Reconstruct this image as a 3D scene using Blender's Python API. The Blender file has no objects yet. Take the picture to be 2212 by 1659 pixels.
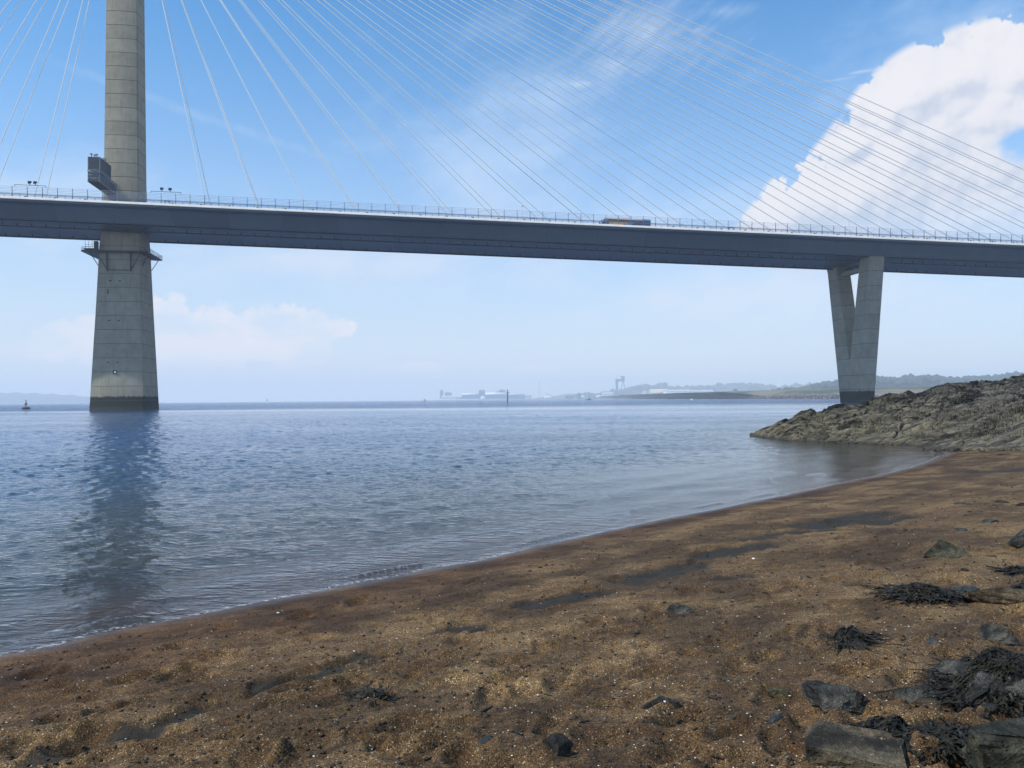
import bpy, bmesh, math, random
import numpy as np
from mathutils import Vector, Matrix, Euler
random.seed(7); RNG = np.random.RandomState(7)
R = math.radians
scene = bpy.context.scene
COL = scene.collection

# ------------------------------------------------------------------ camera
EYE = 2.3
FPX = 1726.0                      # focal length in pixels of a 2212 px wide frame
W2, H2 = 1106.0, 829.5
cam_d = bpy.data.cameras.new('camera'); cam = bpy.data.objects.new('camera', cam_d); COL.objects.link(cam)
cam_d.sensor_fit = 'HORIZONTAL'; cam_d.sensor_width = 36.0
cam_d.lens = 36.0 * FPX / 2212.0
cam_d.clip_start = 0.1; cam_d.clip_end = 60000
CAM_ROT = Matrix.Rotation(R(90 + 1.11), 3, 'X') @ Matrix.Rotation(R(-0.49), 3, 'Z')
cam.matrix_world = Matrix.Translation((0, 0, EYE)) @ CAM_ROT.to_4x4()
scene.camera = cam

# ------------------------------------------------------------------ sun, sky, exposure
TH = R(8.0)                                          # the bridge's heading
DX, DN = Vector((math.cos(TH), math.sin(TH), 0)), Vector((-math.sin(TH), math.cos(TH), 0))
SUN_EL = R(50)
hz = (-DX * 0.954 - DN * 0.30); hz.normalize()
SUN = Vector((hz.x * math.cos(SUN_EL), hz.y * math.cos(SUN_EL), math.sin(SUN_EL)))
sl = bpy.data.lights.new('sun', 'SUN'); so = bpy.data.objects.new('sun', sl); COL.objects.link(so)
sl.energy = 4.4; sl.angle = R(0.6); sl.color = (1.0, 0.94, 0.84)
so.rotation_euler = SUN.to_track_quat('Z', 'Y').to_euler(); so.location = (0, 0, 400)
SKY_STRENGTH = 0.15; SKY_TINT = (0.26, 0.98, 1.34)
scene.view_settings.view_transform = 'Standard'; scene.view_settings.look = 'None'
scene.view_settings.gamma = 1.0; scene.view_settings.exposure = 0.0
scene.view_settings.use_curve_mapping = False
scene.render.engine = 'CYCLES'
scene.cycles.use_denoising = True
scene.cycles.max_bounces = 8; scene.cycles.volume_bounces = 2; scene.cycles.transparent_max_bounces = 12
scene.cycles.diffuse_bounces = 3; scene.cycles.glossy_bounces = 3

def ray(px, py):
    v = CAM_ROT @ Vector(((px - W2) / FPX, -(py - H2) / FPX, -1.0))
    return v
def at(px, py, Y):
    v = ray(px, py); return Vector((0, 0, EYE)) + v * (Y / v.y)
def sea(px, py, z=0.0):
    v = ray(px, py); t = (z - EYE) / v.z; return Vector((0, 0, EYE)) + v * t
def azel(px, py):
    v = ray(px, py).normalized(); return math.atan2(v.x, v.y), math.asin(v.z)
def ppm(Y): return FPX / Y                            # pixels per metre at a depth

# ------------------------------------------------------------------ node helpers
class NT:
    def __init__(s, tree): s.t = tree; s.n = tree.nodes; s.l = tree.links
    def node(s, typ, **kw):
        n = s.n.new(typ)
        for k, v in kw.items():
            setattr(n, k, v)
        return n
    def put(s, sock, v):
        if v is None: return
        if isinstance(v, bpy.types.NodeSocket): s.l.new(v, sock)
        else:
            try: sock.default_value = v
            except Exception:
                sock.default_value = (v[0], v[1], v[2], 1.0) if len(v) == 3 else v
    def math(s, op, a, b=None, c=None, clamp=False):
        n = s.node('ShaderNodeMath', operation=op); n.use_clamp = clamp
        s.put(n.inputs[0], a); s.put(n.inputs[1], b); s.put(n.inputs[2], c); return n.outputs[0]
    def mix(s, f, a, b, typ='MIX'):
        n = s.node('ShaderNodeMix', data_type='RGBA', blend_type=typ)
        s.put(n.inputs[0], f); s.put(n.inputs[6], a if not isinstance(a, tuple) else (*a[:3], 1)); s.put(n.inputs[7], b if not isinstance(b, tuple) else (*b[:3], 1))
        return n.outputs[2]
    def ramp(s, v, lo, hi, a=0.0, b=1.0, smooth=True):
        n = s.node('ShaderNodeMapRange'); n.interpolation_type = 'SMOOTHSTEP' if smooth else 'LINEAR'
        s.put(n.inputs[0], v); s.put(n.inputs[1], lo); s.put(n.inputs[2], hi); s.put(n.inputs[3], a); s.put(n.inputs[4], b)
        return n.outputs[0]
    def noise(s, vec, scale, detail=4, rough=0.55, dist=0.0, dim='3D'):
        n = s.node('ShaderNodeTexNoise', noise_dimensions=dim)
        if vec is not None: s.l.new(vec, n.inputs['Vector'])
        n.inputs['Scale'].default_value = scale; n.inputs['Detail'].default_value = detail
        n.inputs['Roughness'].default_value = rough; n.inputs['Distortion'].default_value = dist
        return n.outputs[0]
    def voro(s, vec, scale, feature='F1', out=0, rand=1.0):
        n = s.node('ShaderNodeTexVoronoi', feature=feature)
        if vec is not None: s.l.new(vec, n.inputs['Vector'])
        n.inputs['Scale'].default_value = scale; n.inputs['Randomness'].default_value = rand
        return n.outputs[out]
    def mapping(s, vec, scale=(1, 1, 1), rot=(0, 0, 0), loc=(0, 0, 0)):
        n = s.node('ShaderNodeMapping'); s.l.new(vec, n.inputs[0])
        n.inputs['Scale'].default_value = scale; n.inputs['Rotation'].default_value = rot; n.inputs['Location'].default_value = loc
        return n.outputs[0]
    def pos(s): return s.node('ShaderNodeNewGeometry').outputs['Position']
    def obj(s): return s.node('ShaderNodeTexCoord').outputs['Object']
    def sep(s, v):
        n = s.node('ShaderNodeSeparateXYZ'); s.l.new(v, n.inputs[0]); return n.outputs
    def bump(s, h, strength=0.5, dist=0.1, normal=None):
        n = s.node('ShaderNodeBump'); n.inputs['Strength'].default_value = strength; n.inputs['Distance'].default_value = dist
        s.l.new(h, n.inputs['Height'])
        if normal is not None: s.l.new(normal, n.inputs['Normal'])
        return n.outputs[0]
    def attr(s, name):
        return s.node('ShaderNodeAttribute', attribute_name=name).outputs['Fac']

def newmat(name):
    m = bpy.data.materials.new(name); m.use_nodes = True
    t = NT(m.node_tree); t.n.clear()
    out = t.node('ShaderNodeOutputMaterial')
    return m, t, out
def pbsdf(t, out, col, rough=0.8, bump=None, metal=0.0, spec=None):
    b = t.node('ShaderNodeBsdfPrincipled')
    t.put(b.inputs['Base Color'], (*col[:3], 1) if isinstance(col, tuple) else col)
    t.put(b.inputs['Roughness'], rough); b.inputs['Metallic'].default_value = metal
    if spec is not None: b.inputs['Specular IOR Level'].default_value = spec
    if bump is not None: t.l.new(bump, b.inputs['Normal'])
    t.l.new(b.outputs[0], out.inputs[0]); return b
_simple = {}
def paint(name, col, rough=0.6, var=0.18, scale=1.5, metal=0.0, bump=0.0):
    if name in _simple: return _simple[name]
    m, t, out = newmat(name)
    p = t.obj()
    n = t.noise(p, scale, 5, 0.6)
    f = t.ramp(n, 0.3, 0.7)
    c = t.mix(f, tuple(x * (1 - var) for x in col), tuple(min(1, x * (1 + var)) for x in col))
    b = t.bump(n, bump, 0.05) if bump else None
    pbsdf(t, out, c, rough, b, metal); _simple[name] = m
    return m

# ------------------------------------------------------------------ numpy noise
def _hash(ix, iy, seed):
    h = (ix.astype(np.int64) * 374761393 + iy.astype(np.int64) * 668265263 + seed * 974634777) & 0xffffffff
    h = ((h ^ (h >> 13)) * 1274126177) & 0xffffffff
    return ((h ^ (h >> 16)) & 0xffffff) / float(0xffffff)
def perlin(x, y, seed=0):
    ix = np.floor(x); iy = np.floor(y); fx = x - ix; fy = y - iy
    u = fx * fx * fx * (fx * (fx * 6 - 15) + 10); v = fy * fy * fy * (fy * (fy * 6 - 15) + 10)
    def g(jx, jy, dx, dy):
        a = _hash(jx, jy, seed) * 2 * np.pi; return np.cos(a) * dx + np.sin(a) * dy
    n00 = g(ix, iy, fx, fy); n10 = g(ix + 1, iy, fx - 1, fy); n01 = g(ix, iy + 1, fx, fy - 1); n11 = g(ix + 1, iy + 1, fx - 1, fy - 1)
    return 1.4 * ((n00 * (1 - u) + n10 * u) * (1 - v) + (n01 * (1 - u) + n11 * u) * v)
def fbm(x, y, octv=4, gain=0.5, lac=2.03, seed=0, ridged=False):
    a = 1.0; s = 0; tot = 0
    for i in range(octv):
        n = perlin(x, y, seed + i * 17)
        if ridged: n = 1 - 2 * np.abs(n)
        s = s + a * n; tot += a; a *= gain; x = x * lac + 13.7; y = y * lac - 7.1
    return s / tot
def cells(x, y, seed=0):
    """distance to the nearest and second nearest cell point, and the cell's random value"""
    ix = np.floor(x); iy = np.floor(y); d1 = np.full(x.shape, 9.0); d2 = np.full(x.shape, 9.0); val = np.zeros(x.shape)
    for ox in (-1, 0, 1):
        for oy in (-1, 0, 1):
            jx = ix + ox; jy = iy + oy
            cx = jx + _hash(jx, jy, seed); cy = jy + _hash(jx, jy, seed + 5)
            d = np.hypot(cx - x, cy - y); v = _hash(jx, jy, seed + 9)
            near = d < d1
            d2 = np.where(near, d1, np.minimum(d2, d)); val = np.where(near, v, val); d1 = np.where(near, d, d1)
    return d1, d2, val

# ------------------------------------------------------------------ world: Nishita sky and clouds
# clouds are computed here from noise, as two direction maps: a fine one for the sky in view, a coarse one for the rest
def smooth(x, lo, hi):
    q = np.clip((x - lo) / (hi - lo), 0, 1); return q * q * (3 - 2 * q)
def puffs(x, y, f0, octv=4, seed=0, gain=0.55):
    s = 0; a = 1.0; tot = 0; f = f0
    for i in range(octv):
        wx = x + 0.35 / f * perlin(x * f * 0.8, y * f * 0.8, seed + 70 + i); wy = y + 0.35 / f * perlin(x * f * 0.8 + 9, y * f * 0.8, seed + 80 + i)
        d1, _, _ = cells(wx * f, wy * f, seed + i * 31); s = s + a * (1 - np.minimum(d1, 1.0) ** 1.5 * 1.2); tot += a; a *= gain; f *= 2.1
    return s / tot
def cloud_mask(u, v, scale):
    return puffs(u, v, scale)
def compose(layers, shape):
    """layers: (alpha, rgb) drawn one over the other; returns premultiplied-free colour and alpha"""
    A = np.zeros(shape); C = np.zeros(shape + (3,))
    for al, rgb in layers:
        al = np.clip(al, 0, 1); na = al + A * (1 - al)
        rgb = rgb if hasattr(rgb, 'shape') and len(getattr(rgb, 'shape', ())) == 3 else np.broadcast_to(np.array(rgb, float), shape + (3,))
        C = (rgb * al[..., None] + C * (A * (1 - al))[..., None]) / np.maximum(na, 1e-5)[..., None]; A = na
    return np.concatenate([C, A[..., None]], -1)
def to_image(name, arr):
    im = bpy.data.images.new(name, arr.shape[1], arr.shape[0], alpha=True, float_buffer=True); im.colorspace_settings.name = 'Non-Color'
    im.alpha_mode = 'CHANNEL_PACKED'
    im.pixels.foreach_set(arr.astype(np.float32).ravel()); im.update(); im.pack(); return im
def blob_np(u, v, pts):
    f = np.full(u.shape, -9.0)
    for (px, py, rx, ry) in pts:
        a, e = azel(px, py); q = 1 - np.hypot((u - a) * FPX / rx, (v - e) * FPX / ry)
        f = np.maximum(f, q) + 0.10 * np.exp(-np.abs(f - q) * 6)
    return f
AZ0, AZ1, EL0, EL1 = R(-48), R(48), R(-1), R(44)
W_, H_ = 1440, 675
U, V = np.meshgrid(np.linspace(AZ0, AZ1, W_), np.linspace(EL0, EL1, H_))
big = blob_np(U, V, [(2160, 300, 230, 180), (2020, 330, 150, 160), (1950, 370, 120, 130), (1880, 430, 160, 110), (1770, 455, 110, 80), (2110, 510, 350, 150), (1978, 205, 55, 58), (2075, 165, 75, 55), (2205, 150, 80, 56), (2420, 330, 240, 230), (1690, 500, 80, 55), (1845, 315, 48, 38), (1918, 250, 50, 55)])
hole = blob_np(U, V, [(2222, 300, 46, 20), (2270, 305, 70, 30)])
pf = puffs(U, V, 20, 4, 3)
sm = fbm(U * 60, V * 60, 5, 0.6, seed=77)
Fb = big * 0.9 + 0.04 + (pf - 0.55) * 0.72 + 0.10 * sm
gap = 1 - smooth(hole + 0.55 * fbm(U * 13, V * 20, 5, 0.6, seed=8) - 0.5 * (pf - .55), -0.45, 0.35)
M1 = smooth(Fb, 0.0, 0.04 + 0.16 * smooth(fbm(U * 12, V * 12, 3, seed=92), -0.2, 0.6))
lowfade = smooth(V, R(6.5), R(13.5)); M1 = M1 * (0.02 + 0.98 * lowfade) * gap * smooth(big, -0.16, -0.04)
# heaped billows: rounded heads at several sizes, lit from the upper left, each head shading the one below it
H1_ = 1.3 * np.clip(big, -0.2, 0.8) + 0.75 * puffs(U, V, 9, 3, 301) + 0.40 * puffs(U, V, 21, 3, 305) + 0.10 * puffs(U, V, 50, 2, 309)
def rel(h, n):
    out = 0
    for k in (1, 2, 3):
        out = out + (h - np.roll(np.roll(h, int(0.62 * n * k), 1), -int(0.8 * n * k), 0)) / k
    return out
rl = 1.0 * rel(H1_, 4) + 0.55 * rel(H1_, 11)
soft_ = fbm(U * 8, V * 8, 4, 0.55, seed=12)
lit = 0.79 + 1.35 * rl - 0.34 * smooth(soft_, -0.2, 0.6) * smooth(Fb, 0.05, 0.4) - 0.22 * smooth(R(15) - V, 0, R(7))
lit = (1 / (1 + np.exp(-3.4 * (lit - 0.66))))[..., None]
rgb1 = np.array([0.56, 0.64, 0.79]) * (1 - lit) + np.array([0.90, 0.89, 0.93]) * lit
lowb = blob_np(U, V, [(90, 755, 75, 20), (180, 735, 80, 45), (350, 700, 80, 58), (440, 725, 110, 58), (300, 740, 90, 50), (560, 735, 110, 62), (640, 735, 80, 75), (700, 712, 75, 22), (430, 775, 42, 28), (900, 800, 90, 18), (1150, 802, 60, 14)])
pf2 = puffs(U, V, 30, 4, 40)
Fl = lowb + (pf2 - 0.55) * 1.0 + 0.10 * sm
cover = smooth(fbm(U * 14, V * 26, 4, seed=51), -0.45, 0.35)
M2 = smooth(Fl, 0.0, 0.30) * smooth(V, R(1.3), R(3.5)) * (0.25 + 0.75 * cover) * 0.85
veil = blob_np(U, V, [(1620, 640, 430, 95), (1800, 600, 250, 90), (1300, 500, 560, 110), (2350, 40, 520, 110), (1100, 330, 300, 260), (60, 420, 260, 120), (700, 560, 600, 80)])
vn = fbm(U * 7 + V * 3, V * 16 - U * 4, 6, 0.6, seed=61)
M3 = smooth(veil * 0.7 + vn * 0.75, -0.15, 1.0) * 0.62
ca, sa = math.cos(R(32)), math.sin(R(32)); ur, vr = U * ca + V * sa, -U * sa + V * ca
cn = fbm(ur * 14, vr * 60, 6, 0.66, seed=71); cn2 = fbm(ur * 6, vr * 22, 4, 0.6, seed=72)
cir = blob_np(U, V, [(1560, 25, 90, 26), (1500, 65, 80, 26), (1430, 100, 120, 34), (1330, 140, 120, 40), (1250, 182, 60, 14), (1860, 155, 70, 5), (1810, 172, 50, 6), (1400, 70, 240, 120)])
M4 = smooth(cir + cn * 0.5 + cn2 * 0.5, 0.15, 1.35) * 0.50
a0, e0 = azel(250, 185); a1, e1 = azel(740, 350); an_ = math.atan2(e1 - e0, a1 - a0); ca, sa = math.cos(an_), math.sin(an_)
al_ = (U - a0) * ca + (V - e0) * sa; ac_ = -(U - a0) * sa + (V - e0) * ca + 0.004 * fbm(U * 40, V * 40, 3, seed=5)
M5 = (1 - smooth(np.abs(ac_), 0.001, 0.008)) * smooth(al_, -0.1, 0.0) * (1 - smooth(al_, 0.12, 0.34)) * (0.09 + 0.10 * fbm(U * 60, V * 60, 3, seed=6))
FRONT = compose([(M3, np.array([0.62, 0.78, 1.0]) * smooth(V, R(8), R(17))[..., None] + np.array([0.84, 0.87, 0.95]) * (1 - smooth(V, R(8), R(17)))[..., None]), (M5, (0.80, 0.88, 0.98)), (M4, (0.80, 0.87, 0.98)), (M2, (0.95, 0.91, 0.94)), (M1, rgb1)], U.shape)
# the rest of the sky: scattered cumulus and veils of the same kind
Ub, Vb = np.meshgrid(np.linspace(-np.pi, np.pi, 900, endpoint=False), np.linspace(R(-1), np.pi / 2, 226))
xx = np.cos(Ub) * 3; yy = np.sin(Ub) * 3
cb = fbm(xx * 1.4 + Vb * 2.0, yy * 1.4 + Vb * 3.5, 5, 0.55, seed=15)
Mb = smooth(cb, 0.12, 0.30) * smooth(Vb, R(4), R(12)) * (1 - smooth(Vb, R(38), R(60)))
Mv = smooth(fbm(xx * 2, yy * 2 + Vb * 3, 4, seed=19), -0.1, 0.8) * 0.5
BACK = compose([(Mv, (0.68, 0.79, 0.96)), (Mb, (0.90, 0.91, 0.95))], Ub.shape)
IMF, IMB = to_image('sky_clouds_front', FRONT), to_image('sky_clouds_round', BACK)

world = bpy.data.worlds.new('World'); scene.world = world; world.use_nodes = True
world.cycles.sampling_method = 'MANUAL'; world.cycles.sample_map_resolution = 512
t = NT(world.node_tree); t.n.clear()
wout = t.node('ShaderNodeOutputWorld'); bg = t.node('ShaderNodeBackground')
sky = t.node('ShaderNodeTexSky'); sky.sky_type = 'NISHITA'; sky.sun_disc = False
sky.sun_elevation = SUN_EL; sky.sun_rotation = math.atan2(SUN.x, SUN.y)
sky.altitude = 0; sky.air_density = 1.0; sky.dust_density = 0.6; sky.ozone_density = 2.2
tc = t.node('ShaderNodeTexCoord'); s3 = t.sep(tc.outputs['Generated'])
el = t.math('ARCSINE', s3[2]); az = t.math('ARCTAN2', s3[0], s3[1])
skyc = t.mix(1.0, sky.outputs[0], SKY_TINT, 'MULTIPLY')
def lookup(im, a0, a1, e0, e1, ext):
    n = t.node('ShaderNodeCombineXYZ'); t.l.new(t.ramp(az, a0, a1, smooth=False), n.inputs[0]); t.l.new(t.ramp(el, e0, e1, smooth=False), n.inputs[1])
    i = t.node('ShaderNodeTexImage'); i.image = im; i.extension = ext; i.interpolation = 'Linear'; t.l.new(n.outputs[0], i.inputs[0]); return i.outputs
def up(c):
    n = t.node('ShaderNodeVectorMath', operation='SCALE'); t.put(n.inputs[0], c); n.inputs['Scale'].default_value = 1.0 / SKY_STRENGTH; return n.outputs[0]
fr_, bk_ = lookup(IMF, AZ0, AZ1, EL0, EL1, 'EXTEND'), lookup(IMB, -math.pi, math.pi, R(-1), math.pi / 2, 'EXTEND')
inside = t.math('MULTIPLY', t.ramp(t.math('ABSOLUTE', az), R(38), R(47), 1, 0), t.ramp(el, R(34), R(43), 1, 0))
hv_ = t.math('MULTIPLY', t.math('EXPONENT', t.math('MULTIPLY', t.math('POWER', t.math('MULTIPLY', t.math('MAXIMUM', el, 0.0), 1 / R(14.0)), 1.5), -1.0)), 0.92)
skyc = t.mix(hv_, skyc, up((0.835, 0.825, 0.885)))            # the pale summer haze that thickens towards the horizon
c = t.mix(t.math('MULTIPLY', bk_[1], t.math('SUBTRACT', 1.0, inside)), skyc, up(bk_[0]))
c = t.mix(t.math('MULTIPLY', fr_[1], inside), c, up(fr_[0]))
t.l.new(c, bg.inputs[0]); bg.inputs[1].default_value = SKY_STRENGTH
t.l.new(bg.outputs[0], wout.inputs[0])

# ------------------------------------------------------------------ object helpers
def link(o, parent=None):
    COL.objects.link(o)
    if parent is not None: o.parent = parent
    return o
def tag(o, label=None, cat=None, group=None, kind=None):
    if label: o['label'] = label
    if cat: o['category'] = cat
    if group: o['group'] = group
    if kind: o['kind'] = kind
    return o
def empty(name, loc=(0, 0, 0), rz=0, parent=None):
    o = bpy.data.objects.new(name, None); o.empty_display_size = 0.2
    o.location = loc; o.rotation_euler = (0, 0, rz); return link(o, parent)
def mesh(name, verts, faces, mats=None, parent=None, smooth=False, mi=None):
    me = bpy.data.meshes.new(name); me.from_pydata([tuple(v) for v in verts], [], faces)
    if mats is not None:
        for m in (mats if isinstance(mats, (list, tuple)) else [mats]): me.materials.append(m)
    if mi is not None: me.polygons.foreach_set('material_index', mi)
    if smooth: me.polygons.foreach_set('use_smooth', [True] * len(me.polygons))
    me.update(); return link(bpy.data.objects.new(name, me), parent)
class MB:
    def __init__(s): s.v = []; s.f = []; s.m = []
    def box(s, c, d, rz=0, m=0):
        x, y, z = d[0] / 2, d[1] / 2, d[2] / 2; ca, sa = math.cos(rz), math.sin(rz); b = len(s.v)
        for (i, j, k) in ((-1, -1, -1), (1, -1, -1), (1, 1, -1), (-1, 1, -1), (-1, -1, 1), (1, -1, 1), (1, 1, 1), (-1, 1, 1)):
            s.v.append((c[0] + i * x * ca - j * y * sa, c[1] + i * x * sa + j * y * ca, c[2] + k * z))
        for q in ((0, 3, 2, 1), (4, 5, 6, 7), (0, 1, 5, 4), (1, 2, 6, 5), (2, 3, 7, 6), (3, 0, 4, 7)): s.f.append(tuple(b + i for i in q)); s.m.append(m)
        return s
    def hexa(s, p8, m=0):
        b = len(s.v); s.v += [tuple(p) for p in p8]
        for q in ((0, 3, 2, 1), (4, 5, 6, 7), (0, 1, 5, 4), (1, 2, 6, 5), (2, 3, 7, 6), (3, 0, 4, 7)): s.f.append(tuple(b + i for i in q)); s.m.append(m)
        return s
    def bar(s, p, q, r, n=4, r2=None, m=0, cap=True):
        p, q = Vector(p), Vector(q); d = (q - p)
        if d.length < 1e-6: return s
        d.normalize(); a = d.orthogonal().normalized()
        if abs(d.z) < 0.95: a = d.cross(Vector((0, 0, 1))).normalized()
        b_ = d.cross(a); r2 = r if r2 is None else r2; b = len(s.v); off = math.pi / n
        for c, rr in ((p, r), (q, r2)):
            for i in range(n):
                an = off + 2 * math.pi * i / n; s.v.append(tuple(c + a * (rr * math.cos(an)) + b_ * (rr * math.sin(an))))
        for i in range(n):
            j = (i + 1) % n; s.f.append((b + i, b + j, b + n + j, b + n + i)); s.m.append(m)
        if cap:
            s.f.append(tuple(b + i for i in range(n))[::-1]); s.m.append(m); s.f.append(tuple(b + n + i for i in range(n))); s.m.append(m)
        return s
    def prism(s, loops, m=0, cap=True):
        """loops: list of rings of equal length"""
        b = len(s.v); n = len(loops[0])
        for L in loops: s.v += [tuple(p) for p in L]
        for k in range(len(loops) - 1):
            mm = m[k] if isinstance(m, (list, tuple)) else m
            for i in range(n):
                j = (i + 1) % n; s.f.append((b + k * n + i, b + k * n + j, b + (k + 1) * n + j, b + (k + 1) * n + i)); s.m.append(mm)
        if cap:
            m0 = m[0] if isinstance(m, (list, tuple)) else m
            s.f.append(tuple(b + i for i in range(n))[::-1]); s.m.append(m0)
            s.f.append(tuple(b + (len(loops) - 1) * n + i for i in range(n))); s.m.append(m0)
        return s
    def sphere(s, c, r, m=0, n=8, k=5, sq=1.0):
        loops = []
        for j in range(1, k):
            th = math.pi * j / k; loops.append([(c[0] + r * math.sin(th) * math.cos(2 * math.pi * i / n), c[1] + r * math.sin(th) * math.sin(2 * math.pi * i / n), c[2] - r * sq * math.cos(th)) for i in range(n)])
        return s.prism(loops, m)
    def build(s, name, mats, parent=None, smooth=False): return mesh(name, s.v, s.f, mats, parent, smooth, s.m)
def share(o, name, parent, loc=(0, 0, 0), rot=None, scale=None):
    c = bpy.data.objects.new(name, o.data); c.location = loc
    if rot is not None: c.rotation_euler = rot
    if scale is not None: c.scale = scale
    return link(c, parent)

# ------------------------------------------------------------------ haze
HZ = (-7600.0, -450.0, -12.0), (7600.0, 9300.0, 216.0)
hb = MB().box([(a + b) / 2 for a, b in zip(*HZ)], [b - a for a, b in zip(*HZ)])
m, t, out = newmat('haze_air'); t.n.remove(out); out = t.node('ShaderNodeOutputMaterial')
pv = t.node('ShaderNodeVolumePrincipled'); pv.inputs['Color'].default_value = (0.88, 0.94, 1.0, 1)
pv.inputs['Density'].default_value = 1.9e-4; pv.inputs['Anisotropy'].default_value = 0.0
t.l.new(pv.outputs[0], out.inputs['Volume'])
hz_o = hb.build('haze', m); hz_o['kind'] = 'stuff'

# ------------------------------------------------------------------ the shore line and the beach's height
WL = [(-60, 1432), (0, 1415), (122, 1396), (214, 1367), (336, 1345), (485, 1319), (546, 1306), (699, 1275), (852, 1247), (1031, 1212), (1200, 1172), (1370, 1135), (1577, 1094), (1720, 1065), (1807, 1046), (1893, 1029), (1979, 1008), (2048, 981)]
SH = [sea(*p).xy for p in WL]
SH = [Vector((-60, -34)), Vector((-22, -7))] + SH + [Vector((SH[-1].x + 4, SH[-1].y + 9)), Vector((SH[-1].x + 16, SH[-1].y + 26)), Vector((SH[-1].x + 90, SH[-1].y + 60)), Vector((SH[-1].x + 420, SH[-1].y + 110))]
SHA = np.array([(p.x, p.y) for p in SH])
def shore_s(x, y):
    """signed distance to the waterline, positive on land (to its right going seaward along the list)"""
    x = np.asarray(x, float); y = np.asarray(y, float)
    best = np.full(x.shape, 1e9); sg = np.ones(x.shape)
    for i in range(len(SHA) - 1):
        a = SHA[i]; b = SHA[i + 1]; d = b - a; L = d @ d
        tt = np.clip(((x - a[0]) * d[0] + (y - a[1]) * d[1]) / L, 0, 1)
        dx = x - a[0] - tt * d[0]; dy = y - a[1] - tt * d[1]; q = np.hypot(dx, dy)
        c = d[0] * (y - a[1]) - d[1] * (x - a[0])
        near = q < best - 1e-9
        sg = np.where(near, np.where(c < 0, 1.0, -1.0), sg); best = np.where(near, q, best)
    return best * sg
def beach_base(s):
    up_ = np.where(s < 14, 0.083 * s, np.minimum(0.083 * 14 + 0.02 * (s - 14), 2.1)); dn = np.where(s > -30, 0.075 * s, 0.075 * -30 + 0.03 * (s + 30))
    return np.where(s > 0, up_, np.maximum(dn, -10))
def ground_pt(px, py):
    v = ray(px, py); lo, hi = 1.5, 80.0
    for n_ in (160, 40, 20):
        tt = np.linspace(lo, hi, n_); x = v.x / v.y * tt; y = tt
        z = EYE + v.z / v.y * tt; under = np.nonzero(z <= beach_base(shore_s(x, y)))[0]
        k = int(under[0]) if len(under) else n_ - 1
        lo, hi = tt[max(k - 1, 0)], tt[k]
    return Vector((0, 0, EYE)) + v * (hi / v.y)
# wet dark patches in the sand: image-measured ends turned into places on the beach (from, to, half width m)
PATCH = []
for (x0, y0, x1, y1, hw) in [(1740, 1137, 1890, 1110, .30), (1716, 1150, 1785, 1146, .16), (1640, 1163, 1670, 1156, .16), (1530, 1196, 1640, 1178, .22), (1350, 1250, 1500, 1218, .22), (1140, 1308, 1290, 1278, .13), (1540, 1248, 1610, 1243, .10),
                             (2150, 1016, 2260, 1008, .5), (2110, 1020, 2160, 1017, .3), (965, 1363, 1025, 1352, .10), (730, 1440, 780, 1420, .09), (560, 1485, 720, 1450, .07), (60, 1655, 300, 1580, .10), (300, 1580, 470, 1520, .08), (1890, 1128, 1960, 1118, .2)]:
    a = ground_pt(x0, y0); b = ground_pt(x1, y1); PATCH.append((a.x, a.y, b.x, b.y, hw * 1.3))
FOOT = []
_r = random.Random(11)
for i in range(420):
    px = _r.uniform(-100, 2300); py = 1000 + 660 * _r.random() ** 0.8
    g = ground_pt(px, py); s = float(shore_s(g.x, g.y))
    if s < 0.9 or g.y > 30: continue
    FOOT.append((g.x, g.y, _r.uniform(0.05, 0.11), _r.uniform(0.11, 0.22), R(_r.gauss(45, 30)), _r.uniform(0.02, 0.052)))
def wet_field(x, y):
    w = np.zeros(x.shape)
    for (ax, ay, bx, by, hw) in PATCH:
        sel = (np.abs(x - (ax + bx) / 2) < abs(bx - ax) / 2 + 4 * hw) & (np.abs(y - (ay + by) / 2) < abs(by - ay) / 2 + 4 * hw)
        if not sel.any(): continue
        xs, ys = x[sel], y[sel]; dx, dy = bx - ax, by - ay; L = dx * dx + dy * dy
        tt = np.clip(((xs - ax) * dx + (ys - ay) * dy) / L, 0, 1)
        q = np.hypot(xs - ax - tt * dx, ys - ay - tt * dy) / hw + 0.9 * fbm(xs * 2.6 / hw * .22, ys * 2.6 / hw * .22, 3, seed=91)
        w[sel] = np.maximum(w[sel], np.clip(2.6 - q * 2.2, 0, 1))
    return w
def beach_h(x, y, s, wet=None):
    h = beach_base(s)
    k = np.clip((s - 0.15) / 1.6, 0.0, 1.0)
    xr = x * 0.74 + y * 0.67; yr = -x * 0.67 + y * 0.74          # xr runs along the shore
    und = 0.050 * fbm(xr * 0.30, yr * 0.75, 3, seed=3) + 0.030 * fbm(xr * 1.1, yr * 2.6, 3, seed=5)
    lump = 0.022 * fbm(xr * 3.2, yr * 5.5, 3, 0.55, seed=8) + 0.007 * fbm(x * 14, y * 14, 2, seed=21)
    edge = 0.016 * np.clip(fbm(xr * 2.2, yr * 6.5, 3, seed=33, ridged=True) - 0.25, 0, 1)
    h = h + k * (und + lump + edge) + (1 - k) * 0.006 * fbm(xr * .8, yr * 2, 2, seed=4)
    for (fx, fy, a, b, an, dp) in FOOT:
        sel = (np.abs(x - fx) < 0.5) & (np.abs(y - fy) < 0.5)
        if not sel.any(): continue
        c_, s_ = math.cos(an), math.sin(an); u = (x[sel] - fx) * c_ + (y[sel] - fy) * s_; v = -(x[sel] - fx) * s_ + (y[sel] - fy) * c_
        q = (u / b) ** 2 + (v / a) ** 2
        h[sel] -= dp * (np.exp(-q ** 2) - 0.35 * np.exp(-((np.sqrt(q) - 1.55) / 0.35) ** 2))
    if wet is not None: h = h - 0.035 * np.clip(wet, 0, 1)
    return h
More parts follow.
